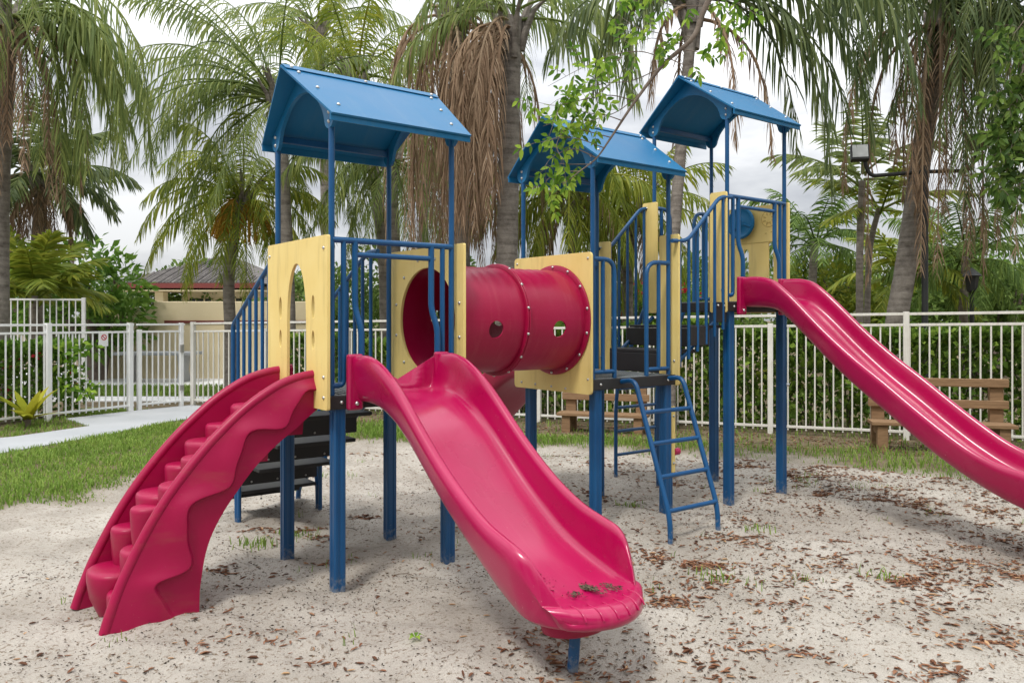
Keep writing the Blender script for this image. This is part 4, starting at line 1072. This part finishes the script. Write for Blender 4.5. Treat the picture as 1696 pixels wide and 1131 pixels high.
palm_px('curved palm trunk seen between the two right tower roofs', [(1108, 560), (1118, 370), (1136, 150), (1150, 0)], 11.6, r=.092, L=3.2, n=5, mt='frond_dark', el=(20, 70), g=.8, nl=46, ll=.8, lw=.032, hang=3.4, dead=4, deadL=2.6, extra=((0, 35, 4.1, .95), (-15, 20, 3.4, 1.2), (10, 45, 4.4, .8), (-5, 55, 4.6, .72), (15, 20, 3.2, 1.4), (185, 30, 2.4, 1.6), (205, 20, 2.2, 2.0), (-8, 12, 3.9, 1.15), (-12, 48, 4.6, .85), (6, 62, 5.6, .58), (-6, 66, 6.0, .5), (2, 50, 5.2, .7)))
palm_px('leaning grey palm by the lamp post with a heavy drooping crown', [(1482, 560), (1502, 430), (1534, 200), (1556, 20)], 13.6, r=.19, L=2.8, n=9, mt='frond_dark', el=(20, 78), g=.9, nl=54, ll=.8, lw=.032, hang=3.0, dead=18, deadL=4.2, deadaz=(170, 320), dnl=56, dll=.6, flare=1.5, extra=((-60, 30, 3.4, 1.6), (-40, 20, 3.6, 1.7), (-20, 25, 3.6, 1.5), (-80, 10, 3.4, 2.0), (205, 40, 2.6, 1.4), (-50, 45, 4.0, 1.3), (-70, 0, 3.6, 2.4), (-45, 10, 3.8, 2.0), (-90, 35, 4.4, 1.2), (-95, 30, 4.6, 1.5), (-80, 20, 4.4, 1.9), (-110, 25, 4.4, 1.6), (-85, -10, 4.2, 2.6), (-10, 50, 3.6, 1.0)))
palm_px('dark palm crown filling the top right corner above the lamp arm', [(1800, 560), (1790, 300), (1772, 40)], 13, r=.2, L=3.0, n=7, mt='frond_dark', el=(20, 75), g=.6, nl=50, ll=.9, lw=.032, hang=4, extra=((180, 45, 4.2, .65), (195, 30, 3.8, .9), (170, 35, 4.0, .8), (210, 50, 4.1, .7), (176, 55, 4.6, .55), (190, 60, 4.4, .6), (200, 20, 3.5, 1.0)))
SP = 'slender small palms'
palm_px('thin pale ringed palm left of the lamp post', [(1424, 560), (1424, 420), (1428, 300)], 15.5, r=.075, L=1.9, n=9, mt='frond', el=(10, 80), g=.5, nl=40, ll=.55, lw=.04, hang=1.8, flare=1.2, boots=False, plume=.25, rings=1, group=SP)
palm_px('second thin palm close behind the thin ringed palm', [(1436, 560), (1440, 420), (1456, 345)], 16.5, r=.065, L=1.6, n=8, mt='frond_light', el=(5, 78), g=.5, nl=34, ll=.5, lw=.045, hang=1.6, flare=1.2, boots=False, plume=.25, rings=1, group=SP)
palm_px('light green young palm behind the fence below the lamp arm', [(1498, 560), (1500, 520), (1502, 455)], 19, r=.08, L=1.9, n=16, mt='frond_light', el=(0, 75), g=.7, nl=34, ll=.5, lw=.05, hang=1.6, boots=False, plume=.25, group=SP)
palm_px('small weeping palm by the lantern at far right', [(1596, 560), (1596, 500), (1600, 425)], 18, r=.1, L=2.0, n=26, mt='far', el=(-20, 75), g=.8, nl=46, ll=.55, lw=.026, hang=3.4, boots=False, group=SP)
palm_px('yellow green drooping palm between the tunnel and the middle tower roof', [(955, 560), (952, 450), (945, 320)], 15.5, r=.12, L=2.4, n=30, mt='frond_light', el=(-45, 65), g=1.0, nl=50, ll=.7, lw=.028, hang=4.5, dead=5, deadL=1.8)
palm_px('ragged yellowing palm behind the bridge railings', [(1040, 560), (1040, 460), (1052, 345)], 16.5, r=.13, L=2.0, n=22, mt='frond_light', el=(-35, 75), g=.7, nl=44, ll=.6, lw=.028, hang=3.0, dead=10, deadL=1.6)
palm_px('leafy low palm clump at the left in front of the glossy tree', [(60, 560), (60, 535), (58, 490)], 16.5, r=.07, L=1.5, n=18, mt='frond_light', el=(5, 80), g=.6, nl=38, ll=.55, lw=.055, hang=1.5, boots=False, plume=.25, group=SP)
palm_px('fan shaped palm with a pale dead skirt behind the left edge palm', [(60, 560), (62, 420), (70, 290)], 18, r=.16, L=1.9, n=26, mt='frond_dark', el=(-35, 75), g=.6, nl=40, ll=.65, lw=.045, hang=2.2, dead=18, deadL=1.8)
palm_px('far feather palm right of the high tower', [(1345, 560), (1345, 480), (1350, 400)], 24, r=.14, L=2.6, n=22, mt='far', el=(-10, 75), g=.6, nl=44, ll=.65, lw=.04, hang=2, boots=False)
palm_px('distant green palm filling the gap above the tunnel', [(700, 560), (700, 420), (705, 260)], 23, r=.16, L=2.8, n=22, mt='far', el=(-40, 75), g=.6, nl=50, ll=.7, lw=.03, hang=3)
palm_px('tall distant palm whose crown tops the left tower roof ridge', [(545, 560), (540, 300), (525, 40)], 22, r=.18, L=2.8, n=18, mt='frond', el=(-30, 80), g=.5, nl=50, ll=.7, lw=.026, hang=3)

# --- leafy masses: many leaf-sized faces through the crown's volume
def leafcloud(mb, c, rad, n, size, shell=.55, asp=.45, flat=.4):
    for _ in range(n):
        while True:
            v = Vector((rng.uniform(-1, 1), rng.uniform(-1, 1), rng.uniform(-1, 1)))
            if .01 < v.length < 1: break
        u = v.normalized(); rr = shell + (1 - shell) * rng.random() ** .6
        bumpy = 1 + .22 * noise.noise(u * 2.3 + Vector(c))
        p = Vector(c) + Vector((u.x * rad[0], u.y * rad[1], u.z * rad[2])) * rr * bumpy
        d = (u + Vector((rng.gauss(0, .6), rng.gauss(0, .6), rng.gauss(0, .6) - flat * .3))).normalized()
        s = size * rng.uniform(.7, 1.3); wv = d.cross(Vector((rng.gauss(0, 1), rng.gauss(0, 1), rng.gauss(0, 1)))).normalized() * s * asp * .5
        mid = p + d * s * .5 + UP * s * .06
        mb.add([p, mid - wv, p + d * s, mid + wv], [(0, 1, 2, 3)])
def tree(label, base, clumps, lsize, mt, r=.12, name='tree', group=None, cat='tree', dens=1.0, asp=.45):
    """clumps: (x, y, z, rx, ry, rz) relative to the base"""
    o = thing(name, label, cat, base, 0, group); m = MB()
    for cx, cy, cz, rx, ry, rz in clumps:
        area = (rx * rz + rx * ry + ry * rz) * 4.2
        leafcloud(m, (cx, cy, cz), (rx, ry, rz), int(area / (lsize * lsize * asp) * 1.15 * dens), lsize, asp=asp)
    m.build('crown', M[mt], o, 0, fix=False)
    t = MB()
    for cx, cy, cz, rx, ry, rz in clumps:
        t.tube([Vector((0, 0, -.1)), Vector((cx * .25, cy * .25, cz * .45)), Vector((cx * .8, cy * .8, cz * .85)), Vector((cx, cy, cz + rz * .3))], [r, r * .75, r * .45, r * .15], 8)
    t.build('trunk', M['branch_bark'], o, 60); return o
def clumps(W, D, H0, H1, n, r):
    return [(rng.uniform(-W, W), rng.uniform(-D, D), rng.uniform(H0, H1), r * rng.uniform(.7, 1.25), r * rng.uniform(.7, 1.1), r * rng.uniform(.6, 1)) for _ in range(n)]
b = at(165, 480, 21)
tree('dense glossy green broadleaf tree left of the house', (b.x, 21, 0), [(-1.6, 0, 2.5, 1.1, 1, 1.0), (-.3, -.2, 2.8, 1.0, .9, .95), (.5, -.2, 2.4, .8, .8, .9), (-.9, -.5, 1.9, 1.0, .8, .9), (.75, -.2, 1.6, .6, .7, .8), (0, -.6, 1.5, .9, .7, .9), (-2.6, 0, 2.0, 1.1, .9, 1.2), (-3.4, .2, 2.6, 1.2, 1, 1.2)], .26, 'bush', .16, group='broadleaf trees behind the fence')
b = at(262, 470, 27)
tree('darker round tree peeping out left of the house roof', (b.x, 30, 0), [(0, 0, 2.4, 2.0, 1.5, 1.4), (1.8, 0, 2.2, 1.6, 1.2, 1.2), (-1.6, 0, 2.0, 1.5, 1.2, 1.2), (3.6, .5, 2.0, 1.6, 1.2, 1.1)], .2, 'far', .16, group='broadleaf trees behind the fence')
for px, py, Y, W, n, r, mt, lab in ((505, 455, 24, 1.6, 8, 1.0, 'far', 'broad green shrub mass behind the left tower arch'),
        (720, 450, 22, 2.0, 9, 1.0, 'far', 'green shrubs seen above the fence left of the tunnel'),
        (905, 455, 21, 1.2, 7, .8, 'bush', 'dark green shrub behind the right end of the tunnel'),
        (1060, 455, 19, 1.3, 8, .8, 'bush', 'dark shrub dotted with red flowers behind the bridge steps'),
        (1190, 440, 23, 1.6, 8, 1.0, 'far', 'bright green tree behind the high tower posts'),
        (1345, 440, 27, 2.2, 9, 1.3, 'far', 'rounded green tree right of the high tower'),
        (1450, 455, 25, 1.9, 9, 1.1, 'frond_light', 'light green tree behind the thin ringed palm'),
        (1560, 450, 24, 1.6, 8, 1.1, 'bush', 'dark green tree behind the lamp post foot'),
        (1660, 450, 22, 1.5, 8, 1.0, 'far', 'round green tree at the right edge above the hedge'),
        (1790, 440, 24, 1.8, 8, 1.1, 'far', 'far green tree just outside the right edge')):
    b = at(px, py, Y)
    cl = clumps(W, .8, .9, b.z * .95, n, r)
    o = tree(lab, (b.x, Y, 0), cl, .15 if Y < 22 else .19, mt, .1, group='broadleaf trees behind the fence', dens=.8)
    if 'flowers' in lab:
        m = MB()
        for k in range(40):
            a = (rng.uniform(-1.3, 1.3), rng.uniform(-1, -.4), rng.uniform(1.2, 2.6)); leafcloud(m, a, (.07, .07, .07), 10, .09, .1, .7)
        m.build('flowers', M['flower'], o, 0, fix=False)['kind'] = 'stuff'
m = MB()                                              # continuous far greenery along the horizon
for k in range(46):
    x = -34 + k * 1.7; leafcloud(m, (x + rng.uniform(-.6, .6), 44 + rng.uniform(-2, 2), rng.uniform(1.2, 2.2)), (1.9, 1.4, rng.uniform(1.6, 2.8)), 420, .42)
tag(m.build('far_woods', M['far'], None, 0, fix=False), 'far line of green trees along the horizon', 'woods', kind='stuff')

# --- hedge and shrubs along the fences
def hedge(label, A, B, depth, H, lsize, n, mt='hedge', cat='hedge', gap=.0):
    A, B = Vector((A[0], A[1], 0)), Vector((B[0], B[1], 0)); d = (B - A).normalized(); L = (B - A).length
    o = thing('hedge', label, cat, A, math.atan2(d.y, d.x)); m = MB()
    for _ in range(n):
        x = rng.uniform(0, L); hh = H * (1 + .13 * noise.noise(Vector((x * 1.1, A.x, 0))) + .06 * noise.noise(Vector((x * 3.3, A.y, 2))))
        y = rng.random() ** 1.6 * depth; z = rng.random() ** .8 * hh
        if rng.random() < .3: z = hh - rng.random() ** 2 * .2; y = rng.uniform(0, depth)
        y += .16 * noise.noise(Vector((x * 2.2, z * 2.6, A.x))) + .06
        u = Vector((rng.gauss(0, .5), -.7 + rng.gauss(0, .5), .45 + rng.gauss(0, .45))).normalized()
        s = lsize * rng.uniform(.6, 1.25); wv = u.cross(Vector((rng.gauss(0, 1), rng.gauss(0, 1), rng.gauss(0, 1)))).normalized() * s * .28
        p = Vector((x, y, z)); md = p + u * s * .5 + UP * s * .05
        m.add([p, md - wv, p + u * s, md + wv], [(0, 1, 2, 3)])
    m.build('foliage', M[mt], o, 0, fix=False)
    m = MB()
    for k in range(int(L / .28)):
        x = k * .28 + rng.uniform(0, .2); y = depth * rng.uniform(.35, .7)
        for q in range(3):
            m.tube([(x, y, -.1), (x + rng.gauss(0, .1), y + rng.gauss(0, .08), H * .45), (x + rng.gauss(0, .22), y + rng.gauss(0, .14), H * .9)], [.014, .01, .005], 4, False)
    m.build('stems', M['branch_bark'], o, 0, fix=False); return o
def off(P, q): return (P[0] + .355 * q, P[1] + .935 * q)
hedge('dense dark glossy hedge behind the long cream picket fence', off((-.2, 12.73), .28), off((10.4, 8.7), .28), .75, 1.45, .125, 26000)
hedge('looser yellow green hedge behind the fence beneath the left tower', off((-4.7, 14.44), .3), off((-.3, 12.77), .3), .6, 1.2, .125, 7000)
def offl(P, q): return (P[0] - .88 * q, P[1] + .47 * q)
h = hedge('loose dark shrub row with red flowers behind the left picket fence', offl((-8.8, 9.9), .15), offl((-6.95, 13.35), .15), .7, 1.2, .13, 6000, 'bush', 'shrubs')
m = MB()
for k in range(26): leafcloud(m, (rng.uniform(.4, 3.8), rng.uniform(.0, .3), rng.uniform(.4, 1.15)), (.05, .05, .05), 12, .06, .1, .8)
m.build('flowers', M['flower'], h, 0, fix=False)['kind'] = 'stuff'
# climbing leaves spilling through the fence beside the gate
m = MB()
for k in range(14): leafcloud(m, (rng.uniform(-.5, .5), rng.uniform(-.12, .1), rng.uniform(.35, 1.15)), (.14, .12, .12), 16, .13, .1, .5)
tag(m.build('fence_vine', M['leaf'], None, 0, fix=False, loc=(-7.05, 12.95, 0)), 'light green vine poking through the pickets left of the gate', 'vine')
# yellow bromeliad before the fence
br = thing('bromeliad', 'yellow green bromeliad with broad leaves in front of the left fence', 'plant', (-7.18, 11.9, 0))
m = MB()
for k in range(13):
    A = k * 2.4; e = rng.uniform(.35, 1.2); d = Vector((math.cos(A) * math.cos(e), math.sin(A) * math.cos(e), math.sin(e)))
    strip(m, Vector((0, 0, .12)), d, rng.uniform(.5, .72), .15, 1.2, d.cross(UP).normalized(), 5, (.7, 1, 1, .8, .5, 0))
m.build('leaves', M['brom'], br, 0, fix=False)
m = MB(); m.tube([(0, 0, -.1), (0, 0, .2)], .04, 8); m.build('stem', M['branch_bark'], br, 0)

# --- broadleaf tree outside the right edge whose limbs reach over the towers
tr = thing('overhanging_tree', 'leafy tree at right whose thin branch hangs over the middle roof', 'tree', (5.4, 5.2, 0))
TB = Vector((5.4, 5.2, 0))
def limb(pts, r0, r1, n=10, pw=1.0):
    P = catmull([tuple(Vector(p)) for p in pts], 8); m = MB(); k = len(P)
    m.tube([Vector(p) + Vector((0, 0, 0)) for p in P], [r1 + (r0 - r1) * (1 - i / (k - 1)) ** pw for i in range(k)], n); m.build('limb', M['branch_bark'], tr, 60)
    return [Vector(p) for p in P]
m = MB(); m.tube([Vector(p) for p in catmull([(0, 0, -.15), (.05, 0, 1.2), (-.1, .05, 2.6), (.1, 0, 4.2), (.15, .1, 5.4)], 8)], [.2 - .0035 * i for i in range(33)], 14); m.build('trunk', M['branch_bark'], tr, 60)
YB = 5.15
bp = lambda x, y, Y=YB: at(x, y, Y) - TB
main = limb([(-.08, .05, 3.4), (-1.6, .0, 4.3), bp(1250, -130), bp(1172, 5), bp(1148, 62), bp(1098, 108), bp(1052, 168), bp(1012, 228), bp(988, 262), bp(960, 284), bp(932, 306)], .032, .003, pw=1.6)
lf = MB(); tw = MB()
def leaf6(p, d, s):
    d = d.normalized(); wv = d.cross(Vector((rng.gauss(0, .5), 1, rng.gauss(0, .5)))).normalized()
    nrm = d.cross(wv).normalized(); w2 = s * .22
    q = lambda t, w_, c=0: p + d * s * t + wv * w_ + nrm * c + UP * (-.25 * s * t * t)
    lf.add([q(0, 0), q(.35, -w2, .1 * s * .5), q(.35, w2, .1 * s * .5), q(.7, -w2 * .8, .05 * s), q(.7, w2 * .8, .05 * s), q(1, 0), q(.35, 0), q(.7, 0)], [(0, 1, 6), (0, 6, 2), (1, 3, 7, 6), (6, 7, 4, 2), (3, 5, 7), (7, 5, 4)])
def spray(pts, dens=24, s=.075, jit=.5, r=.004):
    """a twig with compound leaves along it"""
    P = [Vector(p) for p in catmull([tuple(Vector(p)) for p in pts], 8)]
    tw.tube(P, [r * (1 - .7 * i / (len(P) - 1)) for i in range(len(P))], 5, False)
    L = sum((b - a).length for a, b in zip(P, P[1:]))
    for _ in range(int(dens * L)):
        f = rng.uniform(.08, 1) ** .8 * (len(P) - 1.001); i = int(f); p = P[i].lerp(P[i + 1], f - i); d = (P[i + 1] - P[i]).normalized()
        a = Vector((rng.gauss(0, 1), rng.gauss(0, .8), rng.gauss(0, 1) - .35)); a = (a - d * a.dot(d) * .3).normalized(); Lp = rng.uniform(.07, .19); tip = p + (a * .8 + d * .4) * Lp
        tw.tube([p, p.lerp(tip, .5) + UP * .01, tip], .0014, 3, False)
        side = a.cross(Vector((rng.gauss(0, .3), 1, rng.gauss(0, .3)))).normalized(); k = rng.randint(2, 3)
        for q in range(k):
            c = p.lerp(tip, (q + .8) / k)
            for sg_ in (-1, 1): leaf6(c, side * sg_ + a * .6 - UP * .25 + Vector((0, rng.gauss(0, .4), 0)), s * rng.uniform(.7, 1.15))
        leaf6(tip, a - UP * .3, s)
T = lambda *q: [bp(*p) for p in q]
for q in ([(1105, 100), (1060, 90), (1010, 100), (960, 125), (905, 158)], [(1052, 168), (1010, 160), (960, 170), (920, 180), (888, 176)], [(1012, 228), (970, 215), (930, 200), (900, 205)],
          [(1000, 245), (960, 235), (925, 235), (905, 245)], [(960, 284), (930, 285), (905, 300), (912, 322)], [(988, 262), (950, 250), (915, 265), (900, 285)],
          [(1090, 115), (1045, 135), (1000, 140), (970, 155)], [(1070, 145), (1030, 180), (995, 195), (965, 200)], [(1030, 200), (1000, 190), (965, 185), (930, 165)],
          [(1148, 62), (1105, 50), (1060, 30), (1030, 0)], [(1170, 10), (1110, 10), (1060, -10), (1010, 5)], [(1150, 58), (1120, 72), (1080, 62), (1050, 75)],
          [(1130, 82), (1150, 95), (1165, 110)], [(1110, 98), (1130, 115), (1140, 118)], [(975, 272), (945, 268), (922, 262)], [(1180, -10), (1215, 25), (1240, 45)], [(1175, 0), (1195, 30), (1225, 58)], [(1165, 20), (1190, -5), (1230, 15), (1250, 30)], [(1185, -20), (1130, -30), (1080, -5), (1040, 25)],
          [(945, 300), (925, 300), (915, 310)], [(955, 140), (930, 170), (915, 210), (905, 240)], [(950, 200), (930, 225), (920, 250), (930, 275)], [(1010, 140), (985, 165), (950, 185)], [(1030, 95), (1000, 120), (985, 140)]):
    j = rng.uniform(-.25, .25); pts = T(*q); pts = [p + Vector((0, j * i / max(1, len(pts) - 1), 0)) for i, p in enumerate(pts)]
    spray(pts, 12.5, .06)
# crown outside the frame
for c in ((.3, .3, 5.6, 1.5, 1.4, .8), (1.6, .0, 5.0, 1.2, 1.2, .8), (.8, -1.2, 5.3, 1.2, 1.1, .8)): leafcloud(lf, c[:3], c[3:], 900, .12)
lf.build('leaves', M['leaf'], tr, 0, fix=False); tw.build('twigs', M['branch_bark'], tr, 0, fix=False)['kind'] = 'stuff'

# --- right-edge leaves on an added second tree, shade painted into their colour
tr = thing('added_leafy_tree', 'added leafy tree, shade painted into its leaf colour, whose twigs hang down along the right edge of the picture', 'tree', (6.6, 6.9, 0))
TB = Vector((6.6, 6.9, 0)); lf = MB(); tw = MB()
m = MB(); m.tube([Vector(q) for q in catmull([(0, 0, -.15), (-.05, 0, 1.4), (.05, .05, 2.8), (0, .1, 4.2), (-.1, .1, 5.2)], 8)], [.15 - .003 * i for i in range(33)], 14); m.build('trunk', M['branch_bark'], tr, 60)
# right-hand limb hanging at the edge of the picture
e1 = lambda x, y: at(x, y, 6.4) - TB
limb([(0, .1, 4.0), (-.4, -.1, 4.5), e1(1780, -60), e1(1720, 30), e1(1690, 130)], .05, .008)
for q in ([(1740, 0), (1700, 60), (1672, 120), (1655, 160)], [(1720, 60), (1690, 130), (1668, 190), (1650, 235)], [(1730, 130), (1700, 190), (1672, 250), (1655, 300)], [(1750, 190), (1715, 250), (1690, 300), (1690, 340)], [(1740, 260), (1710, 290), (1680, 310), (1655, 312)],
          [(1760, 30), (1720, 90), (1700, 160)], [(1735, 100), (1710, 170), (1700, 230)], [(1770, 150), (1730, 210), (1710, 270)], [(1700, 30), (1675, 60), (1650, 70)], [(1720, 210), (1690, 240), (1670, 270)], [(1700, 120), (1685, 165), (1680, 210)]):
    spray([e1(*p) for p in q], 26, .085)
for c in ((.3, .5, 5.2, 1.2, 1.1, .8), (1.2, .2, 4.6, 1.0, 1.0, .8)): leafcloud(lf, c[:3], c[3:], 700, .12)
lf.build('leaves', M['leaf_shaded'], tr, 0, fix=False); tw.build('twigs', M['branch_bark'], tr, 0, fix=False)['kind'] = 'stuff'

# --- unseen trees added behind the camera to darken front faces and reflections
for k, (x, y, hgt) in enumerate(((-9, -7, 7.5), (-3.2, -9.5, 8.5), (2.8, -8.5, 7.5), (8.5, -6.5, 8), (13, 0, 7))):
    cl = [(rng.uniform(-2, 2), rng.uniform(-1, 1), hgt * rng.uniform(.25, .8), 2.1, 1.6, 1.6) for _ in range(9)]
    tree(('spreading', 'tall', 'rounded', 'wide', 'dense')[k] + ' broadleaf tree behind the viewpoint, unseen, added to darken the front faces', (x, y, 0), cl, .5, 'bush', .22, group='broadleaf trees behind the fence', dens=.7)
